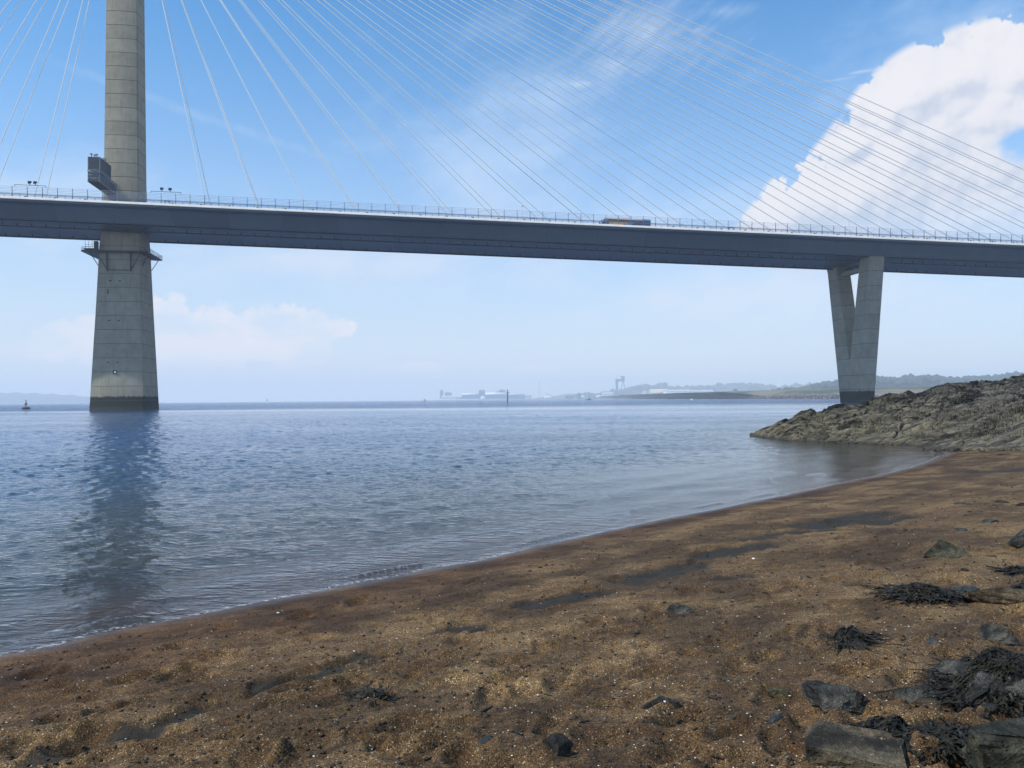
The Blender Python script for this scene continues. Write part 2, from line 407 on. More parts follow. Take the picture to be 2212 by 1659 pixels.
def ground_z(x, y):
    s = shore_s(np.array([x]), np.array([y])); return float(beach_h(np.array([x]), np.array([y]), s)[0])

def polar_sheet(name, ang, rad, fz, mat, attrs=None, smooth=True, origin=(0, 0)):
    A, Rr = np.meshgrid(ang, rad); x = origin[0] + Rr * np.sin(A); y = origin[1] + Rr * np.cos(A)
    z, extra = fz(x, y)
    nr, na = x.shape; co = np.stack([x, y, z], -1).reshape(-1, 3)
    i = np.arange(nr - 1)[:, None] * na + np.arange(na - 1)[None, :]
    f = np.stack([i, i + na, i + na + 1, i + 1], -1).reshape(-1, 4)[:, ::-1]
    me = bpy.data.meshes.new(name); me.vertices.add(len(co)); me.vertices.foreach_set('co', co.ravel())
    me.loops.add(len(f) * 4); me.polygons.add(len(f)); me.loops.foreach_set('vertex_index', f.ravel().astype(np.int32))
    me.polygons.foreach_set('loop_start', np.arange(0, len(f) * 4, 4, dtype=np.int32)); me.polygons.foreach_set('loop_total', np.full(len(f), 4, dtype=np.int32))
    if smooth: me.polygons.foreach_set('use_smooth', np.ones(len(f), dtype=bool))
    me.materials.append(mat); me.update(calc_edges=True); me.validate()
    for k, v in extra.items():
        at_ = me.attributes.new(k, 'FLOAT', 'POINT'); at_.data.foreach_set('value', v.ravel().astype(np.float32))
    o = link(bpy.data.objects.new(name, me)); return o

# sand material
m, t, out = newmat('sand'); SAND = m
p = t.pos(); wet = t.attr('wet'); sv = t.attr('shore')
g1 = t.noise(p, 130, 3, 0.7); g2 = t.voro(p, 170, 'F1', 1); g3 = t.noise(p, 22, 5, 0.65); g4 = t.noise(p, 0.9, 5, 0.6); g5 = t.noise(t.mapping(p, (1, 2.4, 1), (0, 0, R(-42))), 2.4, 5, 0.62)
g2s = t.sep(g2)
c = t.mix(t.ramp(g1, 0.34, 0.66), (0.034, 0.021, 0.011), (0.245, 0.170, 0.088))
c = t.mix(t.ramp(g2s[0], 0.0, 1.0), c, t.mix(1.0, c, (1.5, 1.35, 1.15), 'MULTIPLY'))
c = t.mix(t.ramp(g2s[1], 0.86, 0.90), c, (0.030, 0.026, 0.024))
c = t.mix(t.ramp(g2s[2], 0.965, 0.975), c, (0.55, 0.50, 0.42))
c = t.mix(t.math('MULTIPLY', t.ramp(g3, 0.62, 0.44), 0.45), c, t.mix(1.0, c, (0.42, 0.38, 0.34), 'MULTIPLY'))
c = t.mix(t.ramp(g4, 0.38, 0.64), t.mix(1.0, c, (0.56, 0.51, 0.46), 'MULTIPLY'), t.mix(1.0, c, (1.26, 1.20, 1.08), 'MULTIPLY'))
c = t.mix(t.math('MULTIPLY', t.ramp(g5, 0.56, 0.40), 0.6), c, t.mix(1.0, c, (0.50, 0.42, 0.36), 'MULTIPLY'))
lowb = t.ramp(t.sep(p)[0], -3.2, 1.5, 3.2, 1.0)  # widens the damp band leftwards, painting vignette-like darkening into the sand
damp_shade = t.ramp(t.math('DIVIDE', t.math('ADD', sv, t.math('MULTIPLY', t.math('SUBTRACT', g4, 0.5), 2.0)), lowb), 0.1, 1.2, 1, 0)
bv = t.node('ShaderNodeCombineXYZ'); t.l.new(t.math('MULTIPLY', sv, 1.5), bv.inputs[0]); t.l.new(t.math('MULTIPLY', t.sep(p)[1], 0.14), bv.inputs[1])
bands = t.noise(bv.outputs[0], 1.0, 5, 0.62, 0.6)
c = t.mix(t.ramp(bands, 0.40, 0.60), t.mix(1.0, c, (0.78, 0.74, 0.70), 'MULTIPLY'), t.mix(1.0, c, (1.10, 1.08, 1.02), 'MULTIPLY'))
c = t.mix(t.math('MULTIPLY', damp_shade, 0.8), c, t.mix(1.0, c, (0.66, 0.50, 0.40), 'MULTIPLY'))
mud = t.mix(t.ramp(g1, 0.3, 0.7), (0.012, 0.010, 0.007), (0.034, 0.028, 0.020))
c = t.mix(t.math('MULTIPLY', wet, 0.92), c, mud)
soak = t.ramp(sv, 0.02, 0.45, 1, 0)
rg = t.math('SUBTRACT', t.math('SUBTRACT', 0.92, t.math('MULTIPLY', soak, 0.60)), t.math('MULTIPLY', wet, 0.12))
hh = t.math('ADD', t.math('MULTIPLY', g1, 0.5), t.math('MULTIPLY', g3, 1.6))
hh = t.math('ADD', hh, t.math('MULTIPLY', g5, 3.0))
nb = t.bump(hh, 0.9, 0.012)
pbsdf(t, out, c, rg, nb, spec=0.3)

dense = np.radians(np.linspace(-40, 40, 640)); coarse_r = np.radians(np.linspace(40, 180, 30))[1:]; coarse_l = np.radians(np.linspace(-180, -40, 30))[:-1]
ang = np.concatenate([coarse_l, dense, coarse_r])
inv = np.linspace(1 / 2.6, 1 / 75.0, 520); rad = np.concatenate([[0.05, 0.7, 1.4, 2.0], 1 / inv, [90, 120, 200, 420]])
def fz(x, y):
    s = shore_s(x, y); w = wet_field(x, y)
    return beach_h(x, y, s, w), {'shore': s, 'wet': w}
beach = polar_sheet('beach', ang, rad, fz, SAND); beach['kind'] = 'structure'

# ------------------------------------------------------------------ water
m, t, out = newmat('sea_water')
p = t.pos(); sv = t.attr('shore'); calm = t.attr('calm')
xy = t.mapping(p, (1, 1, 0))
px_ = t.mapping(p, (0.55, 1.25, 0), (0, 0, R(-14)))
rip = t.noise(px_, 6.5, 4, 0.62, 0.4)                 # ripples 15 cm
wav = t.noise(t.mapping(p, (1.15, 0.85, 0), (0, 0, R(-8))), 1.25, 4, 0.62, 0.3)   # wavelets near 1 m
chop = t.noise(t.mapping(p, (1.5, 0.55, 0), (0, 0, R(6))), 0.50, 4, 0.6)
off = t.ramp(sv, -260, -130, 1.0, 0.0)
gust = t.noise(t.mapping(p, (0.35, 1.3, 0), (0, 0, R(-10))), 0.045, 4, 0.6)
slick = t.ramp(gust, 0.36, 0.60)
amp = t.math('MULTIPLY', t.math('SUBTRACT', 1.0, t.math('MULTIPLY', calm, 0.86)), t.math('ADD', 0.70, t.math('MULTIPLY', slick, 0.45)))
# small waves that run in along the shore
sw = t.math('SINE', t.math('ADD', t.math('MULTIPLY', sv, 3.4), t.math('MULTIPLY', t.noise(xy, 0.32, 3), 9.0)))
shore_amp = t.math('MULTIPLY', t.ramp(sv, -6.5, -1.0), t.ramp(sv, -0.6, 0.0, 1, 0.25))
rip2 = t.noise(t.mapping(p, (0.75, 1.15, 0), (0, 0, R(12))), 2.9, 3, 0.6, 0.5)
h = t.math('MULTIPLY', rip, t.math('MULTIPLY', amp, 0.028))
h = t.math('ADD', h, t.math('MULTIPLY', rip2, t.math('MULTIPLY', amp, 0.03)))
h = t.math('ADD', h, t.math('MULTIPLY', wav, t.math('MULTIPLY', amp, t.math('MULTIPLY_ADD', off, 0.25, 0.02))))
h = t.math('ADD', h, t.math('MULTIPLY', chop, t.math('MULTIPLY', amp, t.math('MULTIPLY_ADD', off, 0.90, 0.0))))
h = t.math('ADD', h, t.math('MULTIPLY', t.math('MULTIPLY', sw, shore_amp), 0.004))
h = t.math('ADD', h, t.math('MULTIPLY', t.math('MULTIPLY', t.noise(t.mapping(p, (0.5, 1.8, 0), (0, 0, R(38))), 11, 3, 0.6), t.ramp(sv, -9, -1, 0.3, 1)), 0.007))
nrm = t.bump(h, 1.0, 1.0)
gl = t.node('ShaderNodeBsdfGlossy'); gl.inputs['Roughness'].default_value = 0.06; t.l.new(nrm, gl.inputs['Normal']); gl.inputs['Color'].default_value = (1, 1, 1, 1)
df = t.node('ShaderNodeBsdfDiffuse'); t.l.new(nrm, df.inputs['Normal'])
deep_sky_tint = t.mix(t.ramp(sv, -16, -2.5), t.mix(t.ramp(sv, -48, -7), (0.006, 0.060, 0.175), (0.008, 0.038, 0.075)), (0.024, 0.024, 0.017)); t.l.new(deep_sky_tint, df.inputs['Color'])  # offshore blue painted into the body to stand for reflected sky
tp = t.node('ShaderNodeBsdfTransparent'); tp.inputs['Color'].default_value = (0.74, 0.68, 0.55, 1)
body = t.node('ShaderNodeMixShader'); t.put(body.inputs[0], t.ramp(sv, -5.5, -0.02, 1.0, 0.0)); t.l.new(tp.outputs[0], body.inputs[1]); t.l.new(df.outputs[0], body.inputs[2])
fr = t.node('ShaderNodeFresnel'); fr.inputs['IOR'].default_value = 1.333; t.l.new(nrm, fr.inputs['Normal'])
mx = t.node('ShaderNodeMixShader'); t.l.new(fr.outputs[0], mx.inputs[0]); t.l.new(body.outputs[0], mx.inputs[1]); t.l.new(gl.outputs[0], mx.inputs[2])
foam = t.node('ShaderNodeBsdfDiffuse'); foam.inputs['Color'].default_value = (0.62, 0.62, 0.62, 1)
fd = t.math('ADD', sv, t.math('MULTIPLY', t.math('SUBTRACT', t.noise(xy, 1.1, 4), 0.5), 0.5))
fband = t.math('MAXIMUM', t.math('MULTIPLY', t.ramp(fd, -0.16, -0.09), t.ramp(fd, -0.05, 0.02, 1, 0)), t.math('MULTIPLY', t.math('MULTIPLY', t.ramp(fd, -0.56, -0.50), t.ramp(fd, -0.50, -0.44, 1, 0)), 0.6))
ff = t.math('MULTIPLY', fband, t.ramp(t.noise(xy, 16, 4, 0.7), 0.50, 0.62))
mf = t.node('ShaderNodeMixShader'); t.put(mf.inputs[0], t.math('MULTIPLY', ff, 0.6)); t.l.new(mx.outputs[0], mf.inputs[1]); t.l.new(foam.outputs[0], mf.inputs[2])
t.l.new(mf.outputs[0], out.inputs[0]); WATER = m
def fw(x, y):
    s = shore_s(x, y)
    d = np.hypot(x, y)
    calm = np.clip((s + 11) / 7, 0, 1) * np.clip((x + 1.5) / 6, 0, 1)
    n = fbm(x * 0.05, y * 0.11, 3, seed=44)
    calm = np.clip(calm + n * 0.5 * (calm > 0), 0, 1)
    far = np.exp(-((y - 128 - 0.05 * x) / 13) ** 2) * np.clip((x - 10) / 60, 0, 1)
    band = np.exp(-((1 / np.maximum(y, 1) - 1 / 200. - 0.0000028 * x) / 0.00050) ** 2) * np.clip((90 - x) / 60, 0, 1)
    cm = np.clip(np.maximum(np.maximum(calm, far), band), 0, 1)
    gust = 0.75 + 0.5 * fbm(x * 0.02, y * 0.05, 3, seed=48)
    k = np.clip((-s - 0.4) / 4.0, 0, 1) ** 1.2 * (1 - 0.93 * cm) * np.clip(gust, 0.35, 1.3)
    ofs_ = np.clip((-s - 8) / 45, 0, 1)
    z = np.zeros(x.shape)
    ca, sa = math.cos(R(12)), math.sin(R(12)); u = x * ca + y * sa; v = -x * sa + y * ca
    for (lx, ly, a_, lim, grow, sd) in ((0.28, 0.25, 0.022, 90, .5, 201), (0.55, 0.55, 0.036, 250, .9, 205), (1.15, 1.5, 0.032, 300, 1.3, 209), (3.2, 4.4, 0.026, 420, 1.2, 213)):
        n = perlin(u / lx + 0.5 * perlin(u / lx * .5, v / ly * .5, sd + 3), v / ly, sd); n = np.where(n > 0, n ** 0.9, -np.abs(n) ** 1.1)
        z += a_ * n * np.clip((lim - d) / (lim * .4), 0, 1) * (1 + grow * ofs_)
    z = z * k
    ph = s * 3.3 + 3.2 * fbm(x * .18, y * .18, 3, seed=222)
    z += 0.016 * np.sin(ph) * np.clip((s + 9) / 6, 0, 1) * np.clip((-s - 0.25) / 0.8, 0, 1) * (0.4 + 0.6 * (fbm(x * .35, y * .35, 2, seed=223) > -0.1))
    n2 = fbm(x * .9, y * .9, 3, seed=226)
    z += 0.022 * np.exp(-((s + 0.42 + 0.16 * n2) / 0.055) ** 2) * np.clip(0.2 + 2.2 * fbm(x * .5, y * .5, 2, seed=227), 0, 1)
    return z, {'shore': s, 'calm': cm}
wr = np.concatenate([[3.0], np.geomspace(4.5, 240, 640)[1:], np.geomspace(240, 9000, 120)[1:]])
wang = np.radians(np.concatenate([np.linspace(-55, -37, 24)[:-1], np.linspace(-37, 37, 800), np.linspace(37, 55, 24)[1:]]))
wat = polar_sheet('water', wang, np.minimum(wr, 9000), fw, WATER); wat['kind'] = 'structure'

# ------------------------------------------------------------------ rocky headland
m, t, out = newmat('headland_rock'); ROCKM = m
p = t.pos(); rp = t.mapping(p, (0.45, 1.6, 1.2), (0, 0, R(24)))
n1 = t.noise(rp, 1.3, 7, 0.62); n2 = t.noise(p, 9, 5, 0.65); n3 = t.noise(t.mapping(p, (0.6, 1.2, 1), (0, 0, R(24))), 0.55, 5, 0.65)
cr = t.voro(t.mapping(rp, (1, 1, 0.6)), 1.5, 'DISTANCE_TO_EDGE')
c = t.mix(t.ramp(n1, 0.32, 0.68), (0.040, 0.036, 0.029), (0.145, 0.130, 0.100))
c = t.mix(t.math('MULTIPLY', t.ramp(n2, 0.35, 0.65), 0.5), c, t.mix(1.0, c, (1.5, 1.45, 1.35), 'MULTIPLY'))
zz = t.sep(p)
c = t.mix(t.ramp(zz[0], 30, 15, 0, 0.55), c, t.mix(1.0, c, (1.45, 1.32, 1.0), 'MULTIPLY'))
weed = t.ramp(t.math('ADD', n3, t.math('MULTIPLY', t.math('SUBTRACT', n2, 0.5), 0.30)), 0.545, 0.60)
crust = t.attr('weed')
weed = t.math('MAXIMUM', weed, crust)
c = t.mix(weed, c, (0.014, 0.012, 0.010))
c = t.mix(t.ramp(cr, 0.0, 0.05, 0.75, 0.0), c, (0.020, 0.018, 0.015))
c = t.mix(t.ramp(t.math('ADD', zz[2], t.math('MULTIPLY', n2, 0.2)), 0.12, 0.30, 0.8, 0), c, (0.028, 0.025, 0.018))
hh = t.math('ADD', t.math('MULTIPLY', n1, 1.2), t.math('ADD', t.math('MULTIPLY', n2, 0.30), t.ramp(cr, 0, 0.12, 0, 0.35)))
pbsdf(t, out, c, 0.78, t.bump(hh, 1.0, 0.22), spec=0.3)
HB = [(1620, 942, .4, None), (1637, 943.5, .7, 930), (1692, 951, 3.5, 917), (1763, 955, 6, 898), (1812, 957, 8, 884), (1864, 959, 10, 877), (1921, 961, 12, 867), (1973, 963, 13, 859), (2051, 966, 15, 841), (2134, 966, 17, 832), (2212, 966, 19, 818), (2330, 968, 22, 800), (2600, 972, 26, 770)]
cols = []
for (px, yb, w, ys) in HB:
    B = sea(px, yb) if px < 2010 else ground_pt(px, yb)
    if px > 2250: B = at(px, yb, 30 - (px - 2250) * .01); B.z = 0.3
    Yr = B.y + w; Rg = at(px, ys, Yr) if ys else Vector((B.x + .1, Yr, 0.05))
    cols.append((px, B.x, B.y, (B.z if px >= 2010 else 0.0), Rg.x, Rg.y, Rg.z))
cols = np.array(cols)
NU, NV = 620, 250
pu = np.linspace(cols[0, 0], cols[-1, 0], NU) ; cc = [np.interp(pu, cols[:, 0], cols[:, k]) for k in range(1, 7)]
vv = np.concatenate([np.linspace(-0.12, 1.0, 175), np.linspace(1.0, 2.1, NV - 175 + 1)[1:]])
Ug, Vg = np.meshgrid(np.arange(NU), vv); bx, by, bz, rx_, ry_, rz_ = [k[Ug] for k in cc]
X = bx + (rx_ - bx) * Vg; Y = by + (ry_ - by) * Vg
pr = np.where(Vg < 0, Vg * 3.0, np.where(Vg < 1, 0.30 * np.clip(Vg, 0, 1) ** 0.55 + 0.70 * np.clip(Vg, 0, 1) ** 1.25, 1 - ((Vg - 1) / 1.1) ** 1.6 * 1.35))
Zh = bz + (rz_ - bz) * pr - np.where(Vg < 0, 0.15, 0)
ca, sa = math.cos(R(24)), math.sin(R(24)); xr = X * ca + Y * sa; yr = -X * sa + Y * ca
am = np.clip(Vg * 4 + 0.15, 0.1, 1) * np.clip((Ug / NU) * 9, 0.25, 1)
r1 = fbm(xr * 0.16, yr * 0.42, 4, 0.55, seed=101, ridged=True); r2 = fbm(xr * 0.55, yr * 1.7, 4, 0.6, seed=103, ridged=True)
wx = xr + 0.8 * fbm(xr * .5, yr * .5, 2, seed=9); wy = yr + 0.5 * fbm(xr * .6, yr * .6, 2, seed=10)
d1, d2, cv = cells(wx * 0.26, wy * 1.25, 105); e1_, e2_, cv2 = cells(wx * 0.8, wy * 3.4, 107)
steps = 0.42 * (cv - 0.5) - 0.22 * np.exp(-((d2 - d1) / 0.10) ** 2) + 0.17 * (cv2 - 0.5) - 0.10 * np.exp(-((e2_ - e1_) / 0.10) ** 2)
Zh = Zh + am * (0.34 * r1 + 0.13 * r2 + steps + 0.05 * fbm(X * 4, Y * 4, 3, 0.6, seed=111))
weedm = np.clip(1.4 - np.abs(Vg - 1.0) / 0.06, 0, 1) * (fbm(X * 1.2, Y * 1.2, 3, seed=120) > -0.15)
co = np.stack([X, Y, Zh], -1).reshape(-1, 3); i = np.arange(NV - 1)[:, None] * NU + np.arange(NU - 1)[None, :]
f = np.stack([i, i + 1, i + NU + 1, i + NU], -1).reshape(-1, 4)
me = bpy.data.meshes.new('rocky_headland'); me.from_pydata(co.tolist(), [], f.tolist()); me.materials.append(ROCKM)
a_ = me.attributes.new('weed', 'FLOAT', 'POINT'); a_.data.foreach_set('value', weedm.ravel().astype(np.float32))
head = link(bpy.data.objects.new('rocky_headland', me)); head['kind'] = 'structure'

# ------------------------------------------------------------------ bridge materials
def concrete(name, base, tide=True, axis_col=True):
    m, t, out = newmat(name); p = t.pos(); ob = t.obj()
    n1 = t.noise(p, 0.35, 6, 0.62); n2 = t.noise(t.mapping(p, (1.4, 1.4, 0.10)), 1.1, 5, 0.65); n3 = t.noise(p, 3.5, 5, 0.7)
    c = t.mix(t.ramp(n1, 0.3, 0.7), tuple(x * 0.82 for x in base), tuple(x * 1.12 for x in base))
    c = t.mix(t.math('MULTIPLY', t.ramp(n2, 0.50, 0.70), 0.6), c, t.mix(1.0, c, (0.58, 0.54, 0.48), 'MULTIPLY'))
    n6 = t.noise(t.mapping(p, (2.6, 2.6, 0.07)), 1.0, 4, 0.6); c = t.mix(t.math('MULTIPLY', t.ramp(n6, 0.60, 0.74), 0.5), c, t.mix(1.0, c, (1.35, 1.33, 1.30), 'MULTIPLY'))
    c = t.mix(t.math('MULTIPLY', t.ramp(n3, 0.45, 0.75), 0.25), c, t.mix(1.0, c, (0.80, 0.80, 0.80), 'MULTIPLY'))
    inf = t.node('ShaderNodeObjectInfo'); c = t.mix(0.28, c, t.mix(inf.outputs['Random'], (base[0] * .75, base[1] * .75, base[2] * .72), (base[0] * 1.3, base[1] * 1.3, base[2] * 1.3)))
    if tide:
        z = t.sep(p)[2]; zn = t.math('ADD', z, t.math('MULTIPLY', t.math('SUBTRACT', t.noise(t.mapping(p, (1, 1, 0.25)), 1.6, 6, 0.78), 0.5), 2.8))
        c = t.mix(t.ramp(zn, 4.1, 4.35, 1, 0), c, t.mix(n3, (0.006, 0.008, 0.005), (0.018, 0.022, 0.014)))
        c = t.mix(t.ramp(zn, 0.6, 1.5, 0.5, 0), c, (0.050, 0.048, 0.040))
    pbsdf(t, out, c, 0.85, t.bump(n3, 0.25, 0.05)); return m
CONC = concrete('tower_concrete', (0.30, 0.268, 0.20)); CONCV = concrete('pier_concrete', (0.26, 0.24, 0.19))
JOINT = paint('lift_joint', (0.12, 0.108, 0.085), 0.9)
m, t, out = newmat('deck_steel'); STEEL = m; ob = t.obj(); p = t.pos(); inf = t.node('ShaderNodeObjectInfo')
n1 = t.noise(t.mapping(ob, (2.2, .3, .12)), 1.0, 5, .65); n2 = t.noise(p, .12, 4, .6); n3 = t.noise(t.mapping(ob, (.25, 1, 1)), 2.4, 4, .7)
c = t.mix(inf.outputs['Random'], (0.098, 0.118, 0.132), (0.122, 0.145, 0.160)); c = t.mix(t.math('MULTIPLY', t.ramp(n1, .52, .75), .5), c, t.mix(1.0, c, (.62, .60, .56), 'MULTIPLY'))
c = t.mix(t.math('MULTIPLY', t.ramp(n2, .4, .65), .35), c, t.mix(1.0, c, (1.3, 1.28, 1.22), 'MULTIPLY')); pbsdf(t, out, c, .5, t.bump(n3, .15, .05))
STEELD = paint('dark_steel', (0.030, 0.034, 0.042), 0.5)
BEAM = paint('edge_beam_concrete', (0.66, 0.63, 0.58), 0.8, 0.08, 0.4)
ROAD = paint('road_asphalt', (0.05, 0.05, 0.05), 0.9)
POST = paint('post_steel', (0.22, 0.25, 0.30), 0.4)
RAILM = paint('rail_steel', (0.10, 0.14, 0.24), 0.4)
CABLE = paint('cable_sheath', (0.86, 0.85, 0.80), 0.35, 0.04)
BLACK = paint('black_housing', (0.02, 0.02, 0.025), 0.5)
m, t, out = newmat('screen_louvre'); b = t.node('ShaderNodeBsdfPrincipled'); b.inputs['Base Color'].default_value = (0.55, 0.62, 0.70, 1); b.inputs['Roughness'].default_value = 0.3
tr_ = t.node('ShaderNodeBsdfTransparent'); ms = t.node('ShaderNodeMixShader'); ms.inputs[0].default_value = 0.20
t.l.new(tr_.outputs[0], ms.inputs[1]); t.l.new(b.outputs[0], ms.inputs[2]); t.l.new(ms.outputs[0], out.inputs[0]); LOUVRE = m

# ------------------------------------------------------------------ the bridge (one thing: deck, tower, pier, cables)
BO = Vector((-121.0, 250.0, 0.0))
bridge = empty('bridge', BO, TH)
tag(bridge, 'long cable-stayed road bridge on a tall grey concrete tower across the water', 'bridge')
def dz(a): return 60.6 - 0.0235 * a
def loc2(a, u, z): return BO + DX * a + DN * u + Vector((0, 0, z))
deck = empty('deck', parent=bridge)
SECT = [(-20, 0.0), (-20, -0.55), (-19.9, -0.95), (-17.6, -1.25), (-14.2, -4.9), (14.2, -4.9), (17.6, -1.25), (19.9, -0.95), (20, -0.55), (20, 0.0)]
A0_, A1_, SEG = -242.0 + 1, 422.0, 16.2
def seg_mesh(name, a0, a1, pts, mat, par, mi=None):
    mb = MB(); mb.prism([[(a, u, dz(a) + z) for (u, z) in pts] for a in (a0, a1)]); return mb.build(name, mat, par)
a = A0_
while a < A1_ - 1:
    seg_mesh('deck_segment', a + 0.025, a + SEG - 0.025, SECT, STEEL, deck)
    for s_ in (-1, 1):
        seg_mesh('edge_beam', a + 0.008, a + SEG - 0.008, [(20.02, 0.30), (20.02, -0.42), (20.42, -0.42), (20.40, -0.30), (20.12, 0.30)] if s_ > 0 else [(-20.12, 0.30), (-20.40, -0.30), (-20.42, -0.42), (-20.02, -0.42), (-20.02, 0.30)], BEAM, deck)
    a += SEG
A1_ = a
road = seg_mesh('road_surface', A0_, A1_, [(-19.5, 0.06), (-19.5, 0.02), (19.5, 0.02), (19.5, 0.06)], ROAD, deck)
mk = MB()
for u in (-16.3, -12.6, -8.9, -5.2, 5.2, 8.9, 12.6, 16.3):
    if abs(u) in (16.3, 5.2): mk.prism([[(a, u + du, dz(a) + z) for (du, z) in ((-.1, .066), (-.1, .062), (.1, .062), (.1, .066))] for a in (A0_, A1_)])
    else:
        q = A0_ + 2
        while q < A1_ - 6: mk.prism([[(a, u + du, dz(a) + z) for (du, z) in ((-.08, .066), (-.08, .062), (.08, .062), (.08, .066))] for a in (q, q + 3)]); q += 9
o = mk.build('lane_markings', paint('road_paint', (.75, .75, .72), .7), road)
# gantry rails under the deck and their hangers
br = MB().box((0, 0, 0.50), (0.22, 0.35, 0.95)).box((0, 0, 0.0), (0.5, 0.62, 0.16)); br0 = None
for u in (-7.5, 9.5):
    rl = MB(); rl.prism([[(a, u + du, dz(a) + z) for (du, z) in ((-.30, -5.95), (.30, -5.95), (.30, -5.60), (-.30, -5.60))] for a in (A0_, A1_)][::-1])
    rail = rl.build('gantry_rail', STEELD, deck)
    k = -31
    while k * 4.05 < 300:
        a = k * 4.05 + (0 if u < 0 else 1.2); k += 1
        if abs(a) < 7: continue
        if br0 is None: br0 = br.build('rail_hanger', STEELD, rail); br0.location = (a, u, dz(a) - 5.7); h0 = br0
        else: share(h0, 'rail_hanger', rail, (a, u, dz(a) - 5.7))
# long cable tray beside each web
for u in (-13.0, 13.0):
    seg_mesh('bottom_flange_lip', A0_, A1_, [(u - .12, -4.9), (u - .12, -5.15), (u + .12, -5.15), (u + .12, -4.9)], STEELD, deck)
# wind barrier: posts, rails, louvre panels per bay
BAY = 4.05
pm = MB(); pm.hexa([(-.09, -.10, .28), (.09, -.10, .28), (.09, .22, .28), (-.09, .22, .28), (-.09, .12, 1.35), (.09, .12, 1.35), (.09, .38, 1.35), (-.09, .38, 1.35)])
pm.hexa([(-.07, .14, 1.35), (.07, .14, 1.35), (.07, .34, 1.35), (-.07, .34, 1.35), (-.07, -.02, 3.35), (.07, -.02, 3.35), (.07, .12, 3.35), (-.07, .12, 3.35)])
post0 = None
sm_ = MB().box((0, 0.15, 0.65), (.10, .14, .80)); small0 = None
pan = MB()
for j in range(5):
    z = 1.62 + j * 0.40; off = 0.24 - (z - 1.35) * 0.12
    pan.hexa([(.08, off, z - .10), (BAY - .08, off, z - .10 - .0235 * BAY), (BAY - .08, off + .04, z - .10 - .0235 * BAY), (.08, off + .04, z - .10), (.08, off - .03, z + .10), (BAY - .08, off - .03, z + .10 - .0235 * BAY), (BAY - .08, off + .01, z + .10 - .0235 * BAY), (.08, off + .01, z + .10)])
pan0 = None
k = -36
while k * BAY < 312:
    a = k * BAY; k += 1; z = dz(a)
    if post0 is None:
        post0 = pm.build('barrier_post', POST, deck); post0.location = (a, -19.85, z); small0 = sm_.build('rail_post', RAILM, deck); small0.location = (a + BAY / 2, -19.85, dz(a + BAY / 2))
        pan0 = pan.build('louvre_panel', LOUVRE, deck); pan0.location = (a, -19.85, z)
    else:
        share(post0, 'barrier_post', deck, (a, -19.85, z)); share(small0, 'rail_post', deck, (a + BAY / 2, -19.85, dz(a + BAY / 2))); share(pan0, 'louvre_panel', deck, (a, -19.85, z))
for (zz_, hgt, off) in ((1.32, .16, .05), (1.00, .12, -.06), (0.62, .05, -.1)):
    seg_mesh('barrier_rail', -36 * BAY, 312, [(-19.85 + off, zz_), (-19.85 + off, zz_ - hgt), (-19.72 + off, zz_ - hgt), (-19.72 + off, zz_)], RAILM, deck)
# inner safety barrier seen through the posts, and the far edge
for u in (-16.8, -3.6, 3.6, 16.8):
    seg_mesh('safety_barrier', -140, 312, [(u, .85), (u, .55), (u + .08, .55), (u + .08, .85)], POST, deck)
far = MB()
for k in range(-34, 77):
    a = k * BAY; far.box((a, 19.8, dz(a) + 1.7), (.14, .2, 3.3))
for j in range(6): far.prism([[(a, 19.8 + du, dz(a) + 1.3 + .4 * j + z_) for (du, z_) in ((0, .08), (0, -.08), (.05, -.08), (.05, .08))] for a in (-138, 312)])
far.build('far_wind_barrier', POST, deck)['kind'] = 'stuff'
# low lamp bollards along the verge
bm_ = MB().box((0, 0, .45), (.22, .22, .9)).box((0, 0, .98), (.62, .3, .22)); bl0 = None
for k in range(-16, 38):
    a = k * 8.1 + 2.6
    if bl0 is None: bl0 = bm_.build('deck_bollard', STEELD, deck); bl0.location = (a, -17.6, dz(a) + .06)
    else: share(bl0, 'deck_bollard', deck, (a, -17.6, dz(a) + .06))
# small dark frames on the verge and the two slim masts
for a in (17.5, 126.5, 192.0):
    MB().box((-.7, 0, .75), (.16, .3, 1.5)).box((.7, 0, .75), (.16, .3, 1.5)).box((0, 0, 1.5), (1.7, .34, .2)).box((-.55, .1, .45), (.35, .3, .7)).build('service_frame', RAILM, deck).location = (a, -18.2, dz(a) + .06)
for px, top in ((1131.5, 443), (1840, 476)):
    k = (px - W2) / FPX; a = (BO.x - DN.x * 19 - k * (BO.y - DN.y * 19)) / (k * DX.y - DX.x)
    w = loc2(a, -19, dz(a)); hgt = (at(px, top, w.y).z - w.z)
    mb = MB().bar((0, 0, 0), (0, 0, hgt - .3), .07, 6, .05)
    if px < 1200: mb.sphere((0, 0, hgt - .2), .34)
    else: mb.box((0, 0, hgt * .72), (.2, .2, .5)).box((0, 0, hgt * .9), (.5, .08, .08))
    mb.build('deck_mast', paint('mast_white', (.7, .7, .7), .4), deck).location = (a, -19, dz(a))

